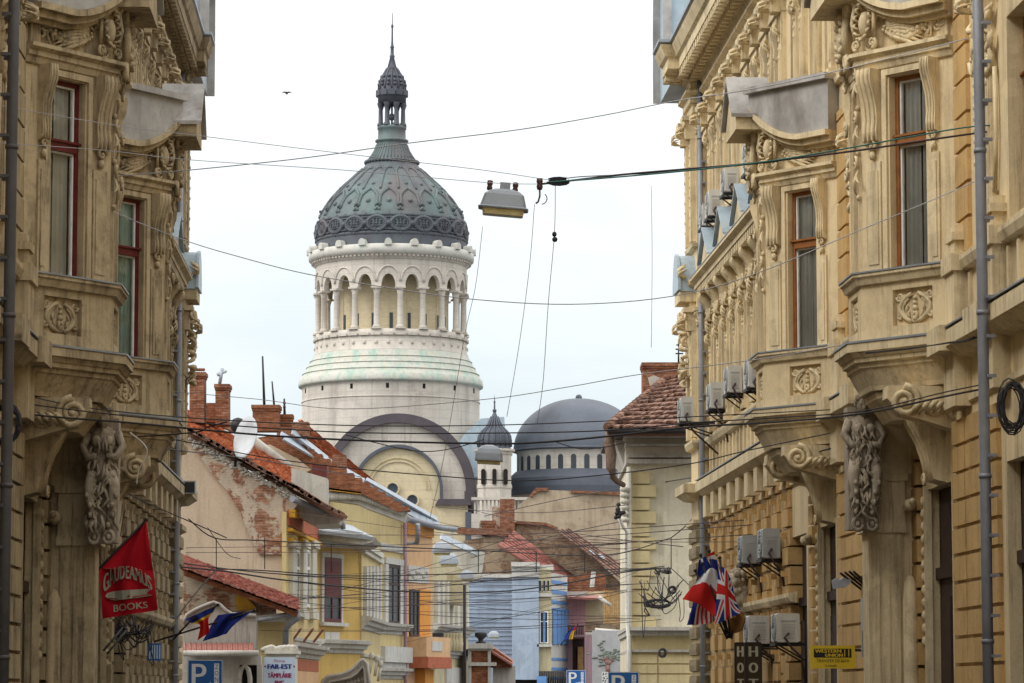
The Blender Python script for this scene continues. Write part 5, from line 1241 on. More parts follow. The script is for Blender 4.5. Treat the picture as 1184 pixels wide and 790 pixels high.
chimney(r9, 578, 595, 577, 618, 189, 1.4, 'brick', False); chimney(r9, 569, 580, 586, 618, 189.5, 1, 'brickpl', False); chimney(r9, 557, 572, 603, 620, 188, 1, 'brick', True)
# --- corner house on the right with the hipped tile roof
h8 = thing('corner_house', 'cream corner house with quoins, hipped brown tile roof and brick chimney', 'house', base(760, 89))
P('wall', M['h8wall'], h8, exl((rect(727, 536, 830, 830), 88, 7)))
P('upper_wall', M['h8up'], h8, exl((rect(724, 500, 830, 537), 88.1, 7)))
for q in ((rect(722, 503, 830, 506), 87.6, 7.5), (rect(723.5, 513, 830, 516), 87.8, 7.2), (rect(724, 531, 830, 536), 87.7, 7.3), (rect(725.5, 526, 830, 529), 87.85, 7.2), (rect(724, 725, 830, 729), 87.5, 7.5), (rect(725, 729, 830, 735), 87.7, 7.3), (rect(727, 751, 830, 754), 87.8, 7)): P('moulding', M['greytrim'], h8, exl(q))
def qn(b):
    for i in range(8): y = 541+23.4*i; ex(b, rect(729.5, y, 759 if i % 2 == 0 and i else 752, y+21), 87.88, .3) if i % 2 else ex(b, rect(729.5, y, 759 if i else 759, y+10.5), 87.88, .3)
    for i in range(16): y = 541+11.6*i; ex(b, rect(729.5, y+.4, 758 if i % 2 == 0 else 750.5, y+11), 87.86-.02*(i % 2), .3)
def qn2(b):
    y = 546; i = 0
    while y < 718: ex(b, rect(729.5, y, 758.5 if i % 2 else 751, y+13.2), 87.88, .3); y += 15.2; i += 1
    y = 757
    while y < 830:
        ex(b, rect(729, y, 760, y+10), 87.9, .3); ex(b, rect(761.5, y, 800, y+10), 87.9, .3); y += 11.6
P('quoin', M['h8quoin'], h8, qn2)
P('lower_wall', M['h8quoin'], h8, exl((rect(727, 735, 830, 830), 87.95, .5)))
P('corner_post', M['creamw'], h8, lambda b: (b.tube([at(727.5, 540, 87.8), at(727.5, 830, 87.8)], .07, 8), [b.ball(at(722.5, 566+7*i, 87.7), (.14, .12, .08), 8) for i in range(6)]))
P('soffit', M['greypl'], h8, exl(([(707, 497), (728, 499), (728, 540), (722, 540)], 89.5, 4)))
P('eave_board', M['door'], h8, exl((rect(704, 493, 830, 499), 86.6, 8)))
rf = MB(); tiles(rf, at(703, 495, 86.4), at(830, 495, 86.4), at(830, 410, 94.5), at(783, 428, 94.5), 34, 15, .06, .3, .06); rf8 = rf.build('roof', M['otile'], h8)
P('roof_deck', M['otile'], h8, lambda b: (slab(b, at(703, 499, 86.4), at(830, 499, 86.4), at(830, 417, 94.5), at(783, 435, 94.5)), slab(b, at(703, 496, 86.4), at(783, 429.5, 94.5), at(783, 429.5, 96), at(703, 496, 95))))
P('hip_tiles', M['otile'], rf8, lambda b: [b.tube([at(703+80*i/20, 494-66*i/20, 86.4+8.1*i/20), at(703+80*(i+1.15)/20, 494-66*(i+1.15)/20-.5, 86.4+8.1*(i+1.15)/20)], [.14, .11], 8) for i in range(20)])
c8 = chimney(rf8, 743.5, 800, 420, 476, 93, 1.2, 'brick')
P('plaster_patch', M['greypl'], c8, exl(([(749, 437), (756, 434), (770, 440), (788, 433), (800, 436), (800, 447), (780, 450), (765, 447), (752, 448)], 92.97, .2)))
P('gutter', M['iron'], h8, lambda b: (b.tube([at(702, 498, 86.3), at(830, 498, 86.3)], .08, 8)))
P('wrapped_pipe', plain('rusty_bound_pipe', (.17,.12,.09), .8, .35, 9, 0, .2, .5), h8, lambda b: b.tube([at(705, 500, 86.8), at(704, 512, 86.8), at(706.5, 526, 86.8), at(706, 541, 86.8), at(708, 545, 86.8), at(708.5, 552, 87), at(714, 557, 87), at(721, 561, 87.3)], [.11, .14, .15, .13, .10, .08, .08, .07], 9))
P('rain_pipe', M['white'], h8, lambda b: b.tube([at(717, 588, 87.2), at(716, 600, 87.2), at(721, 610, 87.3), at(724.5, 615, 87.5), at(725, 720, 87.5), at(727, 740, 87.5), at(726, 830, 87.5)], .05, 8))
P('pipe_debris', M['iron'], h8, lambda b: [b.ball(at(rnd.gauss(716, 2.5), rnd.gauss(590, 3), 87), (.07, .07, .06), 5) for _ in range(12)])
aerial('television_aerial', [(784.5, 421), (784.5, 397)], 93, .03, 'thin television aerial on the brick chimney of the corner house', [((781, 404), (789, 404)), ((782, 399), (788, 399)), ((781, 409), (790, 409))])
aerial('rod_aerial', [(305.5, 470), (303.5, 412)], 108, .05, 'tallest thin rod aerial on the wide brick chimney')
aerial('short_rod_aerial', [(317, 470), (314.5, 441)], 108.2, .04, 'shorter thin rod aerial on the wide brick chimney')
aerial('stub_aerial', [(329, 480), (328.5, 461)], 109, .05, 'stubby aerial behind the wide brick chimney', [((327.3, 466), (330.4, 466)), ((327.3, 471), (330.4, 471))])
# --- ground
b = MB(); b.poly([(-900, -200, -.15), (900, -200, -.15), (900, 1500, -.15), (-900, 1500, -.15)])
struct(b.build('ground', plain('trodden_ground', (.09,.085,.08), .95, .2, .3)))
def street_poly(off): 
    L = [(-6.6+off, -30), (-6.6+off, 36), (-4.2+off, 75), (-3.0+off, 110), (-.9+off, 140), (1.0+off, 163)]
    Rr = [(5.9-off, -30), (5.9-off, 36), (4.6-off, 75), (4.4-off, 110), (5.4-off, 140), (5.6-off, 163)]
    return L, Rr
L_, R_ = street_poly(1.6)
b = MB()
for i in range(5): b.poly([(L_[i][0], L_[i][1], -.12), (R_[i][0], R_[i][1], -.12), (R_[i+1][0], R_[i+1][1], -.12), (L_[i+1][0], L_[i+1][1], -.12)])
struct(b.build('road', plain('asphalt', (.055,.055,.055), .9, .2, 2)))
b = MB(); lo, ro = street_poly(-3)
for side, (o, s) in enumerate(((lo, L_), (ro, R_))):
    for i in range(5):
        q = [(o[i][0], o[i][1]), (s[i][0], s[i][1]), (s[i+1][0], s[i+1][1]), (o[i+1][0], o[i+1][1])]
        b.ext(q if side == 0 else q[::-1], -.13, .0)
struct(b.build('pavement', plain('paving', (.13,.125,.12), .9, .15, 3)))
# ------------------------------------------------------------------ lettering
def text_verts(s, sx=1.0):
    cu = bpy.data.curves.new('lettering', 'FONT'); cu.body = s; cu.align_x = 'CENTER'; cu.align_y = 'CENTER'; cu.resolution_u = 3; cu.space_character = sx
    o = bpy.data.objects.new('lettering', cu); COL.objects.link(o)
    dg = bpy.context.evaluated_depsgraph_get(); me = bpy.data.meshes.new_from_object(o.evaluated_get(dg))
    V = [v.co.copy() for v in me.vertices]; Fc = [tuple(p.vertices) for p in me.polygons]
    bpy.data.objects.remove(o); bpy.data.curves.remove(cu); bpy.data.meshes.remove(me)
    return V, Fc
def letter(b, s, cx, cy, w, h, fn, m=None, bold=0, sx=1.0):
    """fit a word into a w x h box centred on (cx, cy) of a surface fn(x, y, out)"""
    V, Fc = text_verts(s, sx)
    x0, x1 = min(v.x for v in V), max(v.x for v in V); y0, y1 = min(v.y for v in V), max(v.y for v in V)
    for k, dx in enumerate(([0] if not bold else [-bold, 0, bold])):
        I = [b.v(fn(cx+((v.x-x0)/(x1-x0)-.5)*w+dx, cy+((v.y-y0)/(y1-y0)-.5)*h, .002*k)) for v in V]
        for f in Fc: b.f([I[i] for i in f], m)
def board(px0, py0, px1, py1, D, th=.03, yaw=0):
    """flat sign facing the street: frame with origin at its centre, metres"""
    a, c = at(px0, py1, D), at(px1, py0, D); ce = (a+c)/2
    Mx = Matrix.Translation(ce) @ Matrix.Rotation(yaw, 4, 'Z') @ Matrix.Rotation(pi/2, 4, 'X')
    return Mx, (c.x-a.x)/abs(cos(yaw)), (c.z-a.z), ce
M['signblue'] = plain('parking_sign_blue', (.012,.11,.36), .4, .06, 3, 0, .4, 0, (.02,.06,.15), .2)
M['signwhite'] = plain('sign_white', (.75,.76,.76), .45, .05, 3, 0, .4, 0)
M['signyellow'] = plain('sign_yellow', (.72,.50,.02), .45, .08, 3, 0, .4, 0, (.4,.26,.02), .3)
M['black'] = plain('sign_black', (.015,.014,.012), .5, .1, 3, 0, .3, 0)
M['signpale'] = plain('sign_pale_blue', (.48,.58,.72), .5, .08, 2, 0, .3, 0, (.35,.42,.5), .3)
M['inkblue'] = plain('ink_blue', (.02,.04,.22), .5, .1, 3, 0, .3, 0)
M['inkred'] = plain('ink_magenta', (.30,.03,.12), .5, .1, 3, 0, .3, 0)
M['hotelbrown'] = plain('hotel_sign_brown', (.06,.035,.012), .5, .2, 3, 0, .3, 0)
M['hotelcream'] = plain('hotel_letter_cream', (.55,.50,.36), .5, .1, 3, 0, .3, 0)
def cloth(name, col): return plain(name, col, .85, .1, 3, 0, .15, .05)
M['fred'] = cloth('red_cloth', (.42,.008,.018)); M['fwhite'] = cloth('white_cloth', (.68,.67,.68)); M['fblue'] = cloth('blue_cloth', (.02,.035,.22))
M['fyellow'] = cloth('yellow_cloth', (.62,.40,.02)); M['fgrey'] = cloth('silver_print', (.36,.35,.27)); M['fbrown'] = cloth('brown_cloth', (.22,.11,.035)); M['frb'] = cloth('bright_red_cloth', (.55,.025,.02))

def parking(x0, y0, x1, y1, D, label, side=True):
    T, w, h, ce = board(x0, y0, x1, y1, D); r = thing('parking_sign', label, 'sign', (ce.x, ce.y, 0))
    b = MB(T); b.box(-w/2, w/2, -h/2, h/2, -.02, .0); b.build('panel', M['signblue'], r)
    b = MB(T); fn = lambda x, y, z: (x, y, .003+z)
    letter(b, 'P', -w*.17, h*.08, w*.40, h*.62, fn, bold=w*.012)
    b.box(-w*.02, w*.16, -h*.20, -h*.15, 0, .003); b.poly([(w*.14, -h*.26, .003), (w*.24, -h*.175, .003), (w*.14, -h*.09, .003)])
    for a in (-1, 1): b.box(a*w*.485-w*.008, a*w*.485+w*.008, -h*.485, h*.485, 0, .002); b.box(-w*.485, w*.485, a*h*.485-h*.008, a*h*.485+h*.008, 0, .002)
    b.box(w*.26, w*.40, -h*.32, h*.40, 0, .002)
    b.build('white_marking', M['signwhite'], r)
    b = MB(T)
    for i, ch_ in enumerate('ZONA'): letter(b, ch_, w*.33, h*.31-h*.17*i, w*.10, h*.12, lambda x, y, z: (x, y, .006+z))
    b.build('zone_lettering', M['signblue'], r)
    b = MB(); b.tube([(ce.x, ce.y+.06, 0), (ce.x, ce.y+.06, ce.z+h*.45)], .035, 10); b.build('post', M['pipe'], r)
parking(216.5, 763, 257.5, 806, 62, 'large blue parking sign before the low white house')
parking(655, 775, 677, 797, 118, 'small blue parking sign below the pink house')
parking(703, 777, 739, 812, 76, 'medium blue parking sign below the painted tree panel')
# dirty white notice beside the right parking sign
T, w, h, ce = board(696, 777, 706, 800, 100); b = MB(T); b.box(-w/2, w/2, -h/2, h/2, -.03, 0)
r = thing('notice_board', 'small white speckled board behind the medium parking sign', 'board', (ce.x, ce.y, 0)); b.build('panel', M['signwhite'], r)
b = MB(T); [b.ball((rnd.uniform(-.4, .4)*w, rnd.uniform(-.45, .45)*h, 0), (.02, .02, .004), 5) for _ in range(40)]; b.build('speckle', M['black'], r)
b = MB(); b.tube([(ce.x, ce.y+.06, 0), (ce.x, ce.y+.06, ce.z)], .04, 8); b.build('post', M['pipe'], r)
# joinery sign
T, w, h, ce = board(305, 760, 341.5, 796, 79.5); r = thing('joinery_sign', 'pale blue sign with dark blue and magenta lettering on the white pier', 'sign', ce[:])
b = MB(T); b.box(-w/2, w/2, -h/2, h/2, -.04, 0); b.build('panel', M['signpale'], r)
fn = lambda x, y, z: (x, y, .004+z)
b = MB(T); letter(b, 'Firma', 0, h*.38, w*.34, h*.10, fn); letter(b, 'TÂMPLĂRIE', 0, -h*.06, w*.76, h*.20, fn, bold=.008); letter(b, 'PVC', 0, -h*.33, w*.28, h*.16, fn, bold=.01)
for a in (-1, 1): b.ball((a*w*.46, h*.2, .0), (.025, .03, .004), 6)
b.build('magenta_lettering', M['inkred'], r)
b = MB(T); letter(b, 'FAR-EST', 0, h*.2, w*.76, h*.15, fn, bold=.012); b.build('blue_lettering', M['inkblue'], r)
# money transfer sign
T, w, h, ce = board(937, 746.5, 988.5, 773, 48.6); r = thing('transfer_sign', 'yellow and black money transfer sign on the ochre pier', 'sign', ce[:])
b = MB(T); b.box(-w/2, w/2, -h/2, h/2, -.06, 0); b.build('panel', M['signyellow'], r)
b = MB(T); b.box(-w*.42, w*.42, -h*.02, h*.36, 0, .004)
letter(b, 'TRANSFER DE BANI', 0, -h*.17, w*.72, h*.13, fn); letter(b, 'în minute', -w*.05, -h*.37, w*.26, h*.12, fn); b.build('black_marking', M['black'], r)
b = MB(T); g = lambda x, y, z: (x, y, .007+z)
letter(b, 'WESTERN', -w*.1, h*.26, w*.58, h*.15, g, bold=.004); letter(b, 'UNION', w*.03, h*.075, w*.38, h*.14, g, bold=.004)
b.box(w*.26, w*.28, h*.02, h*.33, 0, .007); b.box(w*.35, w*.37, h*.02, h*.33, 0, .007); b.build('yellow_lettering', M['signyellow'], r)
b = MB(); b.tube([ce+Vector((w/2, .0, h*.3)), ce+Vector((w/2+.5, 1.0, h*.3))], .02, 6); b.build('arm', M['iron'], r)
# hotel signs
for x0, x1, D, lb in ((862.5, 880, 57.5, 'nearer wide brown hotel sign with cream letters'), (850.5, 862, 60, 'farther narrow brown hotel sign half behind its neighbour')):
    T, w, h, ce = board(x0, 744, x1, 838, D); r = thing('hotel_sign', lb, 'sign', ce[:], 'hotel signs under the flags')
    b = MB(T); b.box(-w/2, w/2, -h/2, h/2, -.05, 0); b.build('panel', M['hotelbrown'], r)
    b = MB(T)
    for i, c in enumerate('HOTEL'): letter(b, c, 0, h*.40-h*.2*i, w*.52, h*.125, fn, bold=.012)
    for i in (0, 2, 4): pass
    b.build('lettering', M['hotelcream'], r)
    b = MB(T); [b.box(a*w/2-.012, a*w/2+.012, -h/2, h/2, -.055, .012) for a in (-1, 1)]; b.box(-w/2, w/2, h/2, h/2+.02, -.055, .012); b.build('rim', M['iron'], r)
    b = MB(T); b.tube([(w/2, h*.44, -.03), (w/2+.35, h*.44, -.9)], .02, 6); b.build('arm', M['iron'], r)

# ------------------------------------------------------------------ flags
def surf(rows, D, amp=.05, fr=9, ph=0.0, dz=0.0):
    """cloth through rows of picture points set up at distance D, rippled in depth"""
    W = [[at(x, y, D) for x, y in r] for r in rows]; n = len(W)-1
    def cr(p0, p1, p2, p3, t): return .5*((2*p1)+(p2-p0)*t+(2*p0-5*p1+4*p2-p3)*t*t+(3*p1-p0-3*p2+p3)*t**3)
    def row(r, s):
        k = len(r)-1; i = min(int(s*k), k-1); f = s*k-i
        return cr(r[max(i-1, 0)], r[i], r[i+1], r[min(i+2, k)], f) if k > 1 else r[0]*(1-s)+r[1]*s
    def fn(s, t):
        s = max(0, min(1, s)); t = max(0, min(1, t)); i = min(int(t*n), n-1); f = t*n-i
        P_ = cr(row(W[max(i-1, 0)], s), row(W[i], s), row(W[i+1], s), row(W[min(i+2, n)], s), f) if n > 1 else row(W[0], s)*(1-t)+row(W[1], s)*t
        return (P_.x, P_.y+amp*sin(fr*s+ph+2*t)+amp*.5*sin(fr*1.9*s-3*t), P_.z+dz)
    return fn
def flag(rows, D, mats, mf, label, poles, amp=.05, fr=9, ph=0, nu=36, nv=28, group=None, pr=.018):
    p = at(*poles[0], D); r = thing('flag', label, 'flag', p[:], group)
    f = surf(rows, D, amp, fr, ph); b = MB(); b.grid(f, nu, nv, 0, True, mf); b.build('cloth', mats, r)
    b = MB(); b.tube([at(x, y, D+.02) for x, y in poles], pr, 6)
    b.ball(at(*poles[-1], D+.02), pr*1.8, 8); b.build('pole', M['iron'], r)
    return r, f
r, f = flag([[(168.5, 602), (168, 602.3)], [(115, 657), (177, 660)], [(118, 715.5), (182.5, 705.5)]][1:], 47, [M['fred']], lambda s, t: 0, 'red bookshop flag with silver book on a slanted pole', [(38, 741), (117, 655), (169, 601)], .05, 7)
b = MB(); b.grid(surf([[(168.6, 601.5), (169, 602)], [(142, 629), (173, 632)], [(115, 657), (177, 660)]], 47, .05, 7), 30, 24); b.build('upper_cloth', M['fred'], r)
off = lambda x, y, z: None
g = lambda x, y, z: (lambda p: (p[0], p[1]-.012-z, p[2]))(f(x, 1-y))
def tx(b, s_, cx, cy, w, h, bold=0, arc=0, dy=0):
    full = surf([[(115, 657), (177, 660)], [(118, 715.5), (182.5, 705.5)]], 47, .05, 7)
    def q(x, y, z):
        yy = y - arc*((x-cx)/(w/2))**2
        if yy > 1.0:   # above the lower half of the cloth
            up = surf([[(142, 629), (173, 632)], [(115, 657), (177, 660)]], 47, .05, 7); P_ = up(x, 2-yy)
        else: P_ = full(x, 1-yy)
        return (P_[0], P_[1]-.03-z, P_[2])
    letter(b, s_, cx, cy, w, h, q, bold=bold)
b = MB(); tx(b, 'GAUDEAMUS', .50, .96, .88, .34, .008, .30); b.build('arched_lettering', M['fgrey'], r)
b = MB(); tx(b, 'BOOKS', .52, .17, .60, .15, .004); b.build('lettering', M['fgrey'], r)
b = MB()
def fq(x, y, o=.012): p = f(x, 1-y); return (p[0], p[1]-o, p[2])
pts = [(.08, .44), (.12, .36), (.3, .33), (.6, .345), (.94, .38), (.86, .45), (.93, .545), (.6, .535), (.3, .53), (.13, .53)]
up_ = [(.12, .50), (.25, .53), (.4, .533), (.55, .537), (.7, .54), (.82, .545), (.93, .545)]; lo_ = [(.12, .38), (.25, .335), (.4, .335), (.55, .342), (.7, .352), (.82, .365), (.93, .38)]; up_[-1] = (.88, .46) if False else (.93, .545)
for i in range(6): b.f([b.v(fq(*lo_[i], .03)), b.v(fq(*lo_[i+1], .03)), b.v(fq(*up_[i+1], .03)), b.v(fq(*up_[i], .03))])
b.f([b.v(fq(.12, .38, .03)), b.v(fq(.12, .50, .03)), b.v(fq(.08, .44, .03))]); b.build('book_emblem', M['fgrey'], r)
b = MB(); b.tube([fq(x, y, .036) for x, y in ((.12, .39), (.3, .365), (.6, .375), (.88, .41))], .006, 4); b.tube([fq(x, y, .036) for x, y in ((.5, .39), (.52, .41), (.54, .39))], .008, 4); b.f([b.v(fq(.84, .455, .034)), b.v(fq(.945, .375, .034)), b.v(fq(.945, .55, .034))]); b.build('book_line', M['fred'], r)
GL = 'flags on the sooty palace'
flag([[(214, 716), (250, 700.5)], [(222, 721), (246, 708)], [(231, 723), (241, 716)], [(228, 741), (242.5, 731)]], 62, [M['fblue'], M['fyellow'], M['frb']], lambda s, t: 0 if t < .33 else (1 if t < .52 else 2), 'blue yellow and red flag drooping from a slanted pole', [(200, 740), (222, 716), (252, 699.5)], .04, 8, 0, 30, 30)
flag([[(252, 711), (293, 706.5)], [(245, 722), (272, 722)], [(234, 742), (262, 733)]], 63, [M['fblue'], M['fyellow']], lambda s, t: 0, 'plain dark blue flag blown out beside the tricolour flag', [(178, 742), (230, 726), (294, 706)], .06, 9, 1)
flag([[(662, 726), (668, 723)], [(655, 733), (664, 731)], [(652, 740), (662, 739)]], 120, [M['fblue'], M['frb'], M['fyellow']], lambda s, t: 0 if s < .55 else (1 if t < .4 else 2), 'tiny blue red and yellow flag by the pink house', [(648, 746), (668, 722)], .04, 8, 0, 16, 16)
# cluster on the right
GR = 'flags over the hotel entrance'
flag([[(808, 648), (816, 643)], [(806, 668), (826, 664)], [(803, 684), (828, 690)]], 57.6, [M['fblue'], M['fwhite']], lambda s, t: 1 if (t < .18 and .3 < s < .5) else 0, 'dark blue flag behind the white and red one', [(842, 738), (810, 642)], .05, 7, 0)
flag([[(818, 642), (826, 637)], [(822, 655), (833, 664)], [(824, 670), (834, 686)]], 57.5, [M['fblue'], M['fwhite'], M['frb']], lambda s, t: 2 if t < .12 else (1 if t < .2 else 0), 'blue flag with red and white tip standing highest in the cluster', [(843, 738), (820, 637)], .04, 7, 1)
flag([[(803, 690), (815, 692), (826, 700)], [(799, 706), (812, 706), (826, 712)], [(794, 723), (812, 722), (826, 719)]], 57.4, [M['fblue'], M['frb'], M['fwhite']], lambda s, t: 0 if s < .25 else (1 if int(s*13) % 2 == 0 else 2), 'red and white striped flag with dark blue edge, lowest in the cluster', [(841, 739), (804, 660)], .05, 9, 2, 39)
flag([[(813, 664), (822, 657), (829, 660)], [(802, 676), (816, 674), (832, 690)], [(789, 693), (808, 699), (827, 713)]], 57.1, [M['fwhite'], M['frb']], lambda s, t: 0 if t+.10*(s-.5) < .5 else 1, 'white and red flag spread in front of the cluster', [(844, 738), (812, 652)], .05, 7, .6)
def jack(s, t):
    x, y = s-.5, t-.5
    if abs(x) < .08 or abs(y) < .09: return 2
    if abs(x) < .14 or abs(y) < .15: return 1
    d = min(abs(x-y), abs(x+y))
    return 2 if d < .035 else (1 if d < .11 else 0)
flag([[(831, 652), (840, 660), (846, 672)], [(829, 680), (840, 684), (851, 694)], [(827, 722), (842, 716), (857, 708)]], 57.0, [M['fblue'], M['fwhite'], M['frb']], jack, 'flag of red and white crosses on blue beside the lion head bust', [(845, 738), (832, 645)], .04, 6, 1.5, 60, 60)
flag([[(842, 712), (858, 708)], [(842, 722), (862, 716)], [(840, 735), (858, 730)]], 57.3, [M['fbrown'], M['fyellow']], lambda s, t: 1 if t < .25 and s < .5 else 0, 'rolled brown and yellow flag under the crossed one', [(846, 739), (850, 705)], .04, 8, 2, 20, 16)
for o in bpy.data.objects:
    if o.get('label', '').find('bust') > 0: o['label'] = 'flag of red and white crosses on blue, with a straight vertical edge'
# flag rod brackets
def rods(name, lst, D, label, r=.018):
    p = at(*lst[0][0], D); b = MB()
    for a, c in lst: b.tube([at(*a, D), at(*c, D-.6)], r, 6)
    p0, p1 = at(*lst[0][0], D), at(*lst[-1][0], D); b.tube([p0, p1], r*1.3, 6)
    tag(b.build(name, M['iron'], None, p), label, 'bracket')
rods('flag_bracket', [((58, 702), (36, 740)), ((63, 702), (40, 744))], 46, 'pair of dark rods on the wall behind the pole of the red flag')
rods('flag_bracket', [((86, 715), (60, 748)), ((91, 714), (64, 750)), ((94, 718), (70, 752))], 49, 'three dark rods between the red flag and the quoin pier')
rods('flag_bracket', [((142, 726), (120, 752)), ((147, 728), (124, 756))], 53, 'two dark rods below the red flag')
rods('flag_bracket', [((1008, 684), (982, 661)), ((1004, 684), (977, 662)), ((999, 684), (972, 663)), ((1012, 684), (987, 661))], 49.5, 'four dark rods above the meter box on the ochre pier', .02)
b = MB(); ex(b, [(963, 671), (968, 668), (971, 671), (976, 667), (980, 670), (984, 669), (984, 674), (978, 679), (972, 679), (965, 681)], 49, .25)
tag(b.build('floodlight', M['tin'], None, at(972, 674, 49)), 'pale ribbed floodlight at the tips of the four dark rods', 'lamp')
# ------------------------------------------------------------------ air conditioners
def aircon(px, py, wpx, hpx, label, mat='acw', w0=.12, ul=.8, group=None):
    w1 = w0+wpx*.0155; w1 = w0+.30
    D = (41.6*715 - w1*3800)/(px-wpx/2-400) ; wd = wpx*D/3800
    w1 = w0+wd; D = (41.6*715 - w1*3800)/(px-wpx/2-400)
    u = D-41.6; zc = 1.7+(HOR-py)*D/3800*1.004; h = hpx*D/3800
    T = FTR @ Matrix.Translation((u, w0, zc-h/2)); r = thing('air_conditioner', label, 'air conditioner', (T @ Vector((0, 0, 0)))[:], group)
    b = MB(T); c = .02
    b.ext([(c, 0), (wd-c, 0), (wd, c), (wd, h-c), (wd-c, h), (c, h), (0, h-c), (0, c)], 0, ul, ax='x'); b.build('casing', M[mat], r)
    b = MB(T)
    b.box(-.006, .0, wd*.18, wd*.82, h*.70, h*.76) ; b.box(-.006, 0, wd*.2, wd*.8, h*.12, h*.15)
    for i in range(9): b.box(-.004, 0, wd*.2, wd*.8, h*.2+h*.05*i, h*.2+h*.05*i+.008)
    b.build('side_louvre', M['acg'], r)
    b = MB(T); b.push(frame((ul*.42, wd, h/2), (1, 0, 0), (0, 0, 1), (0, 1, 0)))
    for q in (.1, .17, .24): b.tube([(q*cos(a), q*sin(a), .01) for a in [2*pi*i/20 for i in range(21)]], .008, 4)
    for i in range(8): b.tube([(0, 0, .012), (.26*cos(pi*i/4), .26*sin(pi*i/4), .012)], .006, 4)
    b.pop(); b.build('fan_grille', M['acg'], r)
    b = MB(T)
    for uu in (.1, ul-.1): b.box(uu-.02, uu+.02, -w0, wd+.03, -.06, -.01); b.tube([(uu, -w0, -.32), (uu, wd*.9, -.05)], .015, 5)
    b.box(.05, ul-.05, wd+.0, wd+.03, -.06, -.01); b.build('bracket', M['iron'], r)
    b = MB(T); b.tube([(-.02, wd*.5, h*.3), (-.1, wd*.7, h*.15), (-.1, wd*.4, -.1), (-.05, -.02, -.25), (0, -w0+.03, -.7)], .022, 6); b.build('hose', M['cableb'], r)
G = 'air conditioners on the cream palace'
for a in ((876, 178, 15, 36, 'white air conditioner beside the upper swooping cornice'), (850.5, 207, 16, 28, 'white air conditioner on the second floor, second from the far rain pipe'),
          (831.5, 234, 16, 30, 'white air conditioner on the second floor, nearest the far rain pipe'), (821, 248, 10, 26, 'white air conditioner half behind the far rain pipe'),
          (877, 433, 17, 33, 'white air conditioner beside the balustrade panel with dark hose'), (852.5, 440, 16, 31, 'white air conditioner second from the balustrade panel'),
          (831, 459, 15, 30, 'white air conditioner third from the balustrade panel, by the rain pipe'), (796.5, 475, 14, 28, 'white air conditioner alone on the far corner pavilion')):
    aircon(*a, group=None) if a[0] > 800 else aircon(*a, w0=.55)
aircon(868.5, 637, 18, 32, 'smaller grey wall box of the pair above the bust', 'acg'); aircon(893.5, 630, 20, 34, 'larger grey wall box of the pair above the bust, with a bent cable', 'acg')
aircon(878, 729, 24, 32, 'cream air conditioner under the bust ledge, next to the hotel signs'); aircon(912, 727, 26, 33, 'cream air conditioner under the bust ledge, farther from the hotel signs')
# meter box
b = MB(); T, w, h, ce = board(998, 692, 1011, 729, 47.5); r = thing('meter_box', 'grey meter box with green sticker on the ochre pier', 'box', ce[:])
b = MB(T); b.box(-w/2, w/2, -h/2, h/2, -.3, 0); b.build('casing', M['acg'], r); b = MB(T); b.box(-w*.3, w*.1, -h*.1, h*.25, 0, .004); b.build('sticker', plain('green_sticker', (.05,.2,.12), .5), r)
b = MB(); ex(b, rect(996.5, 730, 1000, 760), 47.6, .1); b.build('conduit', M['acg'], r)
T, w, h, ce = board(205, 556, 226, 571, 68); r = thing('floodlight_box', 'dark grey floodlight on the corner of the sooty palace ledge', 'lamp', ce[:])
b = MB(T); b.box(-w*.2, w/2, -h/2, h/2, -.25, 0); b.box(-w/2, -w*.25, -h*.35, h*.7, -.25, 0); b.box(-w*.25, -w*.2, -h*.2, h*.1, -.15, -.05); b.build('housing', M['acg'], r); b = MB(T); b.box(-w*.15, w*.45, -h*.4, h*.4, 0, .01); b.build('lens', M['dkglass'], r)
T, w, h, ce = board(170, 744, 186, 764, 58); r = thing('blue_sign', 'small blue sign half hidden by cables on the sooty palace', 'sign', ce[:])
b = MB(T); b.box(-w/2, w/2, -h/2, h/2, -.04, 0); b.build('panel', M['signblue'], r); b = MB(T); [b.box(-w*.35+i*w*.18, -w*.26+i*w*.18, -h*.4, h*.4, 0, .003) for i in range(5)]; b.build('stripe', M['signpale'], r)
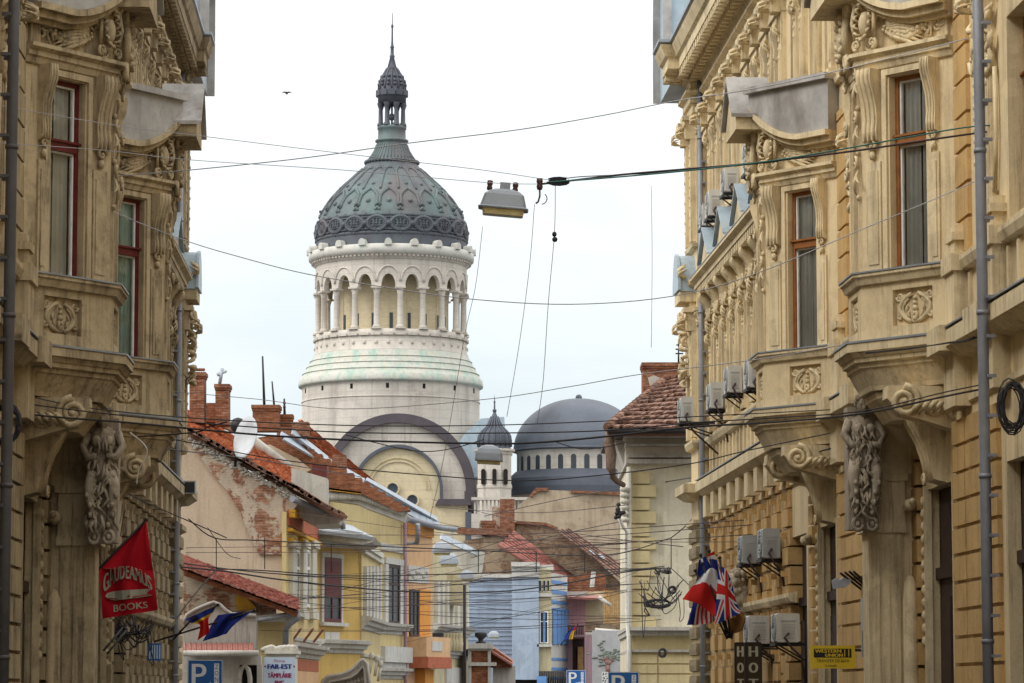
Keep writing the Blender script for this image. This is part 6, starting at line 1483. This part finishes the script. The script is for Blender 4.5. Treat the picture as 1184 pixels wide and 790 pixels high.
# ------------------------------------------------------------------ street lamps hung over the road
def lamp(cx, cy, wpx, D, label, tilt=0, roundd=False):
    s = wpx/59; c = at(cx, cy, D); k = D/3800*s; r = thing('street_lamp', label, 'street lamp', c[:], None)
    T = Matrix.Translation(c) @ Matrix.Rotation(R(tilt), 4, 'Y') @ Matrix.Scale(k, 4)
    b = MB(T); rg = lambda hw, hd, z: [(-hw, -hd, z), (hw, -hd, z), (hw, hd, z), (-hw, hd, z)]
    def rr(hw, hd, z): 
        q = .25*hd; return [(-hw+q, -hd, z), (hw-q, -hd, z), (hw, -hd+q, z), (hw, hd-q, z), (hw-q, hd, z), (-hw+q, hd, z), (-hw, hd-q, z), (-hw, -hd+q, z)]
    if roundd: b.loft([rr(29, 20, -9), rr(29, 20, -5), rr(27.5, 19, 6), rr(23, 16, 15), rr(16, 11, 21), rr(6, 5, 24)])
    else: b.loft([rr(29, 15, -9), rr(29.5, 15.5, -7.5), rr(27, 14, -6), rr(23, 12, 8), rr(18, 10, 12), rr(12, 7, 14.5), rr(5, 4, 15.5)])
    b.build('housing', M['lampgrey'], r)
    b = MB(T); b.loft([rr(23.5, 11, -16), rr(24.5, 12, -9)]); b.build('lens', M['lens'], r)
    b = MB(T); [b.ball((x, 0, -12.6), (5.5, 11.5, 2.6), 8) for x in (-18, 18)]; b.build('reflector', M['signwhite'], r)
    b = MB(T)
    b.box(-6, 6, -4, 4, 14, 23); b.build('clamp', M['lampgrey'], r)
    b = MB(T)
    for x in (-18, 12):
        b.lathe([(0, 13), (3, 13), (3.4, 16), (2.6, 18), (3.4, 20), (3.2, 24), (0, 25)], (x if not roundd else x*.5, 0, 0), 10)
    b.build('insulator', M['ceramic'], r)
    return r
lamp(582.5, 234, 59, 40, 'grey street lamp with yellowed lens hung largest and alone against the sky', 5)
lamp(565.5, 528, 33, 68, 'rounded grey street lamp before the white turret', 3, True)
for x, y, wp, D, lb in ((511, 636, 23, 104, 'grey street lamp hung highest before the cream house'), (519, 649, 23, 112, 'grey street lamp just under the highest of the far row'), (540, 667, 18, 128, 'bright grey street lamp before the pale blue boarded wall'), (571, 735, 13, 150, 'pale street lamp beside the brick gatehouse urn')):
    lamp(x, y, wp, D, lb, 0, True)
# ------------------------------------------------------------------ wires
def curve(pts, n=6):
    P_ = [Vector(p) for p in pts]; out = []
    for i in range(len(P_)-1):
        a, b_, c, d = P_[max(i-1, 0)], P_[i], P_[i+1], P_[min(i+2, len(P_)-1)]
        for k in range(n):
            t = k/n; out.append(.5*((2*b_)+(c-a)*t+(2*a-5*b_+4*c-d)*t*t+(3*b_-a-3*c+d)*t**3))
    out.append(P_[-1]); return out
NW = [0]
def wire(pts, D0, D1, rpx, label, mat='cable', group=None, cat='cable', k=5):
    x0, x1 = pts[0][0], pts[-1][0]; y0, y1 = pts[0][1], pts[-1][1]; big = abs(x1-x0) > abs(y1-y0)
    Q = []
    for x, y in pts:
        q = (x-x0)/(x1-x0) if big else (y-y0)/(y1-y0); Q.append(at(x, y, D0+(D1-D0)*q))
    rm = .85*rpx*(D0+D1)/2/3800; b = MB(); b.tube(curve(Q), rm, k); NW[0] += 1
    return tag(b.build('overhead_cable', M[mat], None, Q[0]), label, cat, group)
def lw(x, D=None): return 41*445/(460-min(x, 200))
wire([(626, 213), (660, 209), (720, 202), (790, 196), (860, 190), (930, 182), (1000, 173), (1060, 164), (1130, 154), (1195, 146)], 40, 39, 1.5, 'thick brown cable from the lamp fitting to the cream palace', 'cableb')
wire([(632, 211), (700, 206), (800, 197), (900, 185), (1000, 168), (1060, 157), (1130, 146), (1195, 145)], 39.9, 38.9, 1.1, 'green cable twisted along the thick brown one', 'cableg')
wire([(640, 209), (665, 205), (700, 203), (760, 200), (830, 194), (900, 187)], 40, 39.6, .7, 'loose dark strand looping round the thick brown cable')
wire([(-5, 121), (60, 133), (140, 146), (217, 155.5), (350, 172), (450, 184), (560, 197), (640, 209)], 38, 40, .5, 'thin grey span wire from the sooty palace to the lamp fitting', 'cablegr')
wire([(-5, 165), (120, 174), (220, 185), (400, 197), (560, 211), (626, 213)], 38, 40, .5, 'thin grey wire carrying the nearest lamp', 'cablegr')
wire([(-5, 216), (120, 205), (217, 197), (350, 183), (470, 166), (600, 150), (700, 133), (780, 117), (870, 103), (990, 77), (1195, 25)], 44, 40, .75, 'grey wire rising towards the cream palace across the sky', 'cablegr')
wire([(10, 190), (100, 232), (205, 275), (280, 298), (355, 317), (450, 333), (545, 346), (660, 352), (775, 343), (870, 318), (1000, 264), (1100, 222), (1195, 180)], 43, 40, .7, 'single sagging wire in front of the drum columns', 'cablegr')
wire([(642, 213), (641, 270), (634, 350), (628, 440), (621, 490)], 40, 40.5, .5, 'dangling thin wire with two beads under the lamp fitting', 'cablegr')
wire([(618, 236), (612, 310), (600, 400), (586, 482)], 40, 40.5, .45, 'dangling pale wire between the nearest lamp and the beaded wire', 'cablegr')
wire([(558, 262), (550, 330), (537, 390), (515, 520), (497, 600)], 44, 46, .4, 'faint dangling wire in front of the drum edge', 'cablegr')
wire([(753, 215), (754, 300), (753, 402)], 60, 60, .4, 'faint vertical wire in the sky beside the cream palace', 'cablegr')
b = MB(); b.ball(at(641, 271, 39.9), (.03, .03, .035), 6); b.ball(at(641.5, 277, 39.9), (.035, .03, .035), 6); tag(b.build('wire_insulator', M['iron'], None, at(641, 274, 39.9)), 'two small dark beads on the dangling wire', 'insulator')
b = MB(); q = at(624, 213, 39.9); b.push(Matrix.Translation(q)); b.lathe([(0, -.07), (.03, -.07), (.04, -.03), (.03, 0), (.04, .03), (.035, .07), (0, .07)], (0, 0, 0), 10); b.tube([(0, 0, -.07), (0, 0, -.15), (-.02, 0, -.22), (-.05, 0, -.24)], .012, 5); b.tube([(.02+.07*cos(a), 0, -.18+.07*sin(a)) for a in [-1.5+i*.3 for i in range(9)]], .006, 4); b.pop(); tag(b.build('wire_insulator', M['ceramic'], None, q), 'dark brown insulator at the end of the thick cable', 'insulator')
b = MB(); [b.tube([at(646+12*cos(a)+rnd.uniform(-1, 1), 210+3*sin(a)+j*1.2-2, 39.95) for a in [i*.7 for i in range(9)]], .008, 4) for j in range(4)]; tag(b.build('cable_tie', M['cable'], None, at(646, 210, 39.95)), 'tangled wire wrapping where the thick cable starts', 'cable')
# the main bundle across the street
wire([(-5, 474), (60, 482), (150, 489), (300, 503), (430, 510), (560, 513), (620, 512), (700, 505), (800, 494), (900, 488), (1000, 478), (1100, 457), (1195, 439)], 41, 40, 1.5, 'thickest black cable of the bundle across the street')
wire([(-5, 462), (100, 476), (240, 490), (400, 500), (560, 501), (700, 498), (800, 489), (900, 483), (1000, 475), (1100, 452), (1195, 434)], 41, 40, .95, 'black cable just above the thickest one')
wire([(-5, 448), (90, 470), (230, 484), (400, 492), (560, 492), (700, 487), (800, 482), (960, 474)], 41, 46, .8, 'topmost black cable of the bundle across the street')
wire([(200, 453), (300, 462), (400, 473), (560, 462), (660, 447), (740, 433), (900, 412), (1080, 376), (1195, 338)], 66, 39, .6, 'thin wire climbing towards the cream palace above the bundle', 'cablegr')
wire([(400, 503), (430, 511), (470, 520), (500, 522), (530, 517), (560, 508)], 41, 41, .7, 'short sagging loop of cable before the great arch')
wire([(640, 510), (670, 519), (700, 517), (725, 511)], 41, 41, .7, 'short sagging loop of cable before the slate dome')
wire([(130, 497), (200, 508), (300, 528), (400, 541), (500, 550), (600, 556), (700, 549), (800, 536), (860, 522), (960, 501)], 54, 48, .8, 'dark cable below the bundle, crossing the great arch')
wire([(160, 505), (225, 500), (240, 494), (262, 488)], 50, 46, 1.1, 'cable drooping from the sooty palace into the bundle')
wire([(100, 500), (200, 520), (300, 532), (420, 552)], 52, 100, .7, 'wire sloping down to the parapet house')
wire([(545, 645), (640, 620), (740, 598), (860, 566), (990, 530), (1060, 505)], 130, 46, .7, 'long wire rising from the far lamps to the cream palace')
wire([(560, 597), (660, 575), (760, 559), (870, 540), (960, 519)], 130, 50, .7, 'wire rising from the brick chimneys to the cream palace')
wire([(30, 500), (100, 540), (150, 572), (240, 612), (262, 622)], 48, 62, .9, 'wire running down the sooty palace ledge')
# lower tangle
wire([(200, 655), (262, 661), (330, 671), (450, 683), (560, 685), (640, 677), (720, 662), (768, 657)], 70, 84, 1.05, 'thick cable slung low between the red roof and the corner house')
wire([(200, 650), (300, 662), (400, 668), (520, 672), (640, 668), (768, 655)], 70, 84, .8, 'thin cable just above the thick low one')
wire([(218, 600), (248, 622), (300, 625), (420, 631), (560, 637), (700, 642), (776, 622)], 66, 80, .8, 'upper span wire of the low wire frame')
wire([(776, 622), (795, 606), (822, 574)], 80, 70, .8, 'stay wire from the low frame up to the pavilion')
wire([(776, 657), (800, 680), (815, 700)], 80, 70, .8, 'stay wire from the low frame down to the flags')
wire([(250, 658), (306, 660), (400, 666), (520, 664), (640, 660), (776, 657)], 66, 80, .8, 'lower span wire of the low wire frame')
for i, x in enumerate((250, 306, 776, 383, 553, 620, 676)):
    y0, y1 = (622.5, 658) if x < 700 else (622, 657)
    if x in (383, 553, 620, 676): y0, y1 = 630+(x-383)*.03, 662
    D = 66+14*(x-250)/526
    wire([(x, y0), (x, y1)], D, D, .7, 'vertical spacer wire hanging in the low wire frame', 'cable', 'spacer wires')
wire([(250, 658), (215, 700), (195, 730)], 66, 62, .9, 'stay wire from the low frame to the sooty palace base')
wire([(240, 610), (262, 640), (278, 646)], 67, 70, .5, 'loose drooping wire end by the gable wall')
rw = random.Random(3)
for i in range(24):
    y0, y1 = rw.uniform(640, 745), rw.uniform(620, 720); x0 = rw.choice([205, 235, 330, 345, 470]); x1 = rw.choice([590, 640, 725, 740, 765])
    sag = rw.uniform(2, 12); pts = [(x0+(x1-x0)*q, y0+(y1-y0)*q+sag*4*q*(1-q)) for q in (0, .25, .5, .75, 1)]
    wire(pts, 78+rw.uniform(0, 14), 86+rw.uniform(-6, 2), rw.uniform(.22, .42), 'thin dark wire among many strung low between the houses', 'cable' if i % 3 else 'cableb', 'low wires between the houses', k=4)
for i in range(9):
    y0, y1 = rw.uniform(575, 640), rw.uniform(560, 640); x0 = rw.choice([215, 330, 500]); x1 = rw.choice([725, 790, 860, 880])
    wire([(x0, y0), ((x0+x1)/2, (y0+y1)/2+8), (x1, y1)], 90, 62, rw.uniform(.3, .5), 'thin wire among several strung at roof height', 'cableb', 'thin wires at roof height', k=4)
# coils and tangles
def coil(cx, cy, rx, ry, n, D, label, jit=2.5, rp=.8, mat='cable'):
    b = MB(); c = at(cx, cy, D)
    for i in range(n):
        a0 = rnd.uniform(0, 6.3); ex_, ey = rx*rnd.uniform(.75, 1.05), ry*rnd.uniform(.75, 1.05); ox, oy = rnd.uniform(-jit, jit), rnd.uniform(-jit, jit)
        b.tube([at(cx+ox+ex_*cos(a0+t*.42), cy+oy+ey*sin(a0+t*.42), D+rnd.uniform(-.03, .03)) for t in range(16)], rp*D/3800, 5)
    tag(b.build('cable_coil', M[mat], None, c), label, 'cable coil')
def tangle(cx, cy, sx, sy, n, D, label, rp=.6):
    b = MB()
    for i in range(n):
        p = [(cx+rnd.gauss(0, sx), cy+rnd.gauss(0, sy)) for _ in range(5)]
        b.tube(curve([at(x, y, D+rnd.uniform(-.15, .15)) for x, y in p], 5), rp*rnd.uniform(.7, 1.5)*D/3800, 4)
    tag(b.build('cable_tangle', M['cable'], None, at(cx, cy, D)), label, 'cable tangle')
coil(6, 490, 18, 24, 9, 38.5, 'big black cable coil hanging on the rain pipe of the sooty palace', 1.5, 1.6)
coil(1170, 470, 15, 30, 18, 36.6, 'loose black cable coil hanging on the cream palace', 4, .9)
coil(762, 698, 15, 4.5, 7, 86.5, 'flat dark cable coil on the corner house ledge', 1.5, .8)
coil(777, 682, 4, 4, 5, 86.3, 'small round cable coil above the corner house ledge', 1, .8)
coil(766, 755, 4.5, 5, 7, 86.5, 'round dark cable coil on the corner house below its ledge', .8, .7)
def drape(x0, x1, y0, y1, lo, n, D, label, rp=.6):
    b = MB()
    for i in range(n):
        a, c = rnd.uniform(x0, x1), rnd.uniform(x0, x1); d = rnd.uniform(.3, 1)*lo; ya, yc = rnd.uniform(y0, y1), rnd.uniform(y0, y1)
        if i % 3 == 0: yc += d
        b.tube(curve([at(a, ya, D), at(a*.8+c*.2+rnd.gauss(0, 2), ya+d*.7, D-rnd.uniform(0, .2)), at((a+c)/2+rnd.gauss(0, 3), max(ya, yc)+d*.9, D-rnd.uniform(0, .25)), at(c*.8+a*.2+rnd.gauss(0, 2), yc+d*.6, D-rnd.uniform(0, .2)), at(c, yc, D)], 5), rp*rnd.uniform(.6, 1.3)*D/3800, 4)
    tag(b.build('cable_tangle', M['cable'], None, at((x0+x1)/2, (y0+y1)/2, D)), label, 'cable tangle')
drape(738, 792, 656, 692, 32, 16, 86.4, 'tangle of black cables on the corner house wall', .6)
drape(756, 776, 656, 660, 4, 10, 86.2, 'knot of black cables where the low wires meet the corner house', .9)
drape(120, 182, 712, 728, 26, 26, 55, 'mass of black cables hanging below the red flag', .8)
drape(98, 150, 560, 590, 40, 9, 50, 'cables looping down the carved figure of the sooty palace', .55)
coil(83, 607, 7, 9, 6, 46.5, 'smaller cable loop on the sooty palace pier', 1, .8); coil(103, 608, 8, 10, 6, 48.5, 'larger cable loop on the sooty palace pier', 1, .8)
for i in range(3): wire([(1001, 409-i*.8), (1030, 405.5+rnd.uniform(-1, 1)), (1060, 402+rnd.uniform(-1.5, 1)), (1095, 397+rnd.uniform(-1, 1)), (1128, 391-i), (1190, 352-i*2)], 41.5, 38, .8, ('lowest', 'middle', 'topmost')[i]+' black cable lying on the bay ledge of the cream palace')
wire([(-5, 567), (20, 566), (45, 571), (62, 585), (70, 610)], 40, 46, 1.2, 'cable sagging along the sooty palace pier')
wire([(150, 500), (170, 520), (160, 545), (158, 560)], 50, 50, .9, 'pale cable end drooping under the second bay', 'acw')
# small bird far off
b = MB(); q = at(331.5, 108, 170); b.push(Matrix.Translation(q)); b.ball((0, 0, 0), (.07, .16, .06), 8); b.tube([(0, 0, .02), (.14, .03, .07), (.26, .06, .02)], [.05, .04, .01], 5); b.tube([(0, 0, .02), (-.14, .03, .07), (-.26, .06, .02)], [.05, .04, .01], 5); b.ball((0, -.15, .03), .04, 6); b.pop()
tag(b.build('bird', M['cable'], None, q), 'tiny dark bird alone in the white sky', 'bird')
EXPO = 0.22
# ------------------------------------------------------------------ world, sun, camera
w = bpy.data.worlds.new('World'); SC.world = w; w.use_nodes = True
n = w.node_tree; N = n.nodes.new; L = n.links.new
bg = n.nodes['Background']; bg.inputs['Strength'].default_value = .13
SUN_EL, SUN_ROT = R(42), R(245)      # soft light through the overcast, from over the left roofs
sky = N('ShaderNodeTexSky'); sky.sky_type = 'NISHITA'; sky.sun_disc = False
sky.sun_elevation = SUN_EL; sky.sun_rotation = SUN_ROT; sky.dust_density = 3; sky.altitude = 300
hs = N('ShaderNodeHueSaturation'); hs.inputs['Saturation'].default_value = .12; L(sky.outputs[0], hs.inputs['Color'])
tc = N('ShaderNodeTexCoord')
cl = noise(N, L, mapped(N, L, tc.outputs['Generated'], (1, 1, 3.0)), 5.0, 6, .55, .3)
sz = N('ShaderNodeSeparateXYZ'); L(tc.outputs['Generated'], sz.inputs[0]); zz = sz.outputs[2]
gap = mix(N, L, ramp_out(N, L, zz, .10, .21), (5.1, 6.1, 6.5), (8.0, 8.2, 8.3))           # overcast: dimmer towards the horizon
gap = mix(N, L, ramp_out(N, L, zz, .25, .8), gap, (14.0, 14.0, 13.8))
bri = mix(N, L, ramp_out(N, L, zz, .06, .6), (6.6, 7.0, 7.2), (15.0, 15.0, 14.8))
cc = mix(N, L, ramp_out(N, L, cl, .30, .66), gap, bri)
L(mix(N, L, .82, hs.outputs[0], cc), bg.inputs['Color'])
sl = bpy.data.lights.new('sun', 'SUN'); sl.energy = 1.35; sl.angle = R(24); sl.color = (1, .96, .9)
so = bpy.data.objects.new('sun', sl); COL.objects.link(so)
d = Vector((sin(SUN_ROT)*cos(SUN_EL), cos(SUN_ROT)*cos(SUN_EL), sin(SUN_EL)))
so.rotation_euler = (-d).to_track_quat('-Z', 'Y').to_euler()
cam = bpy.data.cameras.new('camera'); cam.sensor_width = 36; cam.lens = F / W0 * 36; cam.clip_end = 4000; cam.clip_start = .5
co = bpy.data.objects.new('camera', cam); COL.objects.link(co)
co.location = CAM; co.rotation_euler = (pi/2 + PITCH, 0, 0); SC.camera = co
SC.view_settings.view_transform = 'Standard'; SC.view_settings.look = 'None'
SC.view_settings.exposure = EXPO; SC.view_settings.gamma = 1
SC.cycles.max_bounces = 6; SC.cycles.transparent_max_bounces = 12
try: SC.cycles.use_denoising = True
except Exception: pass
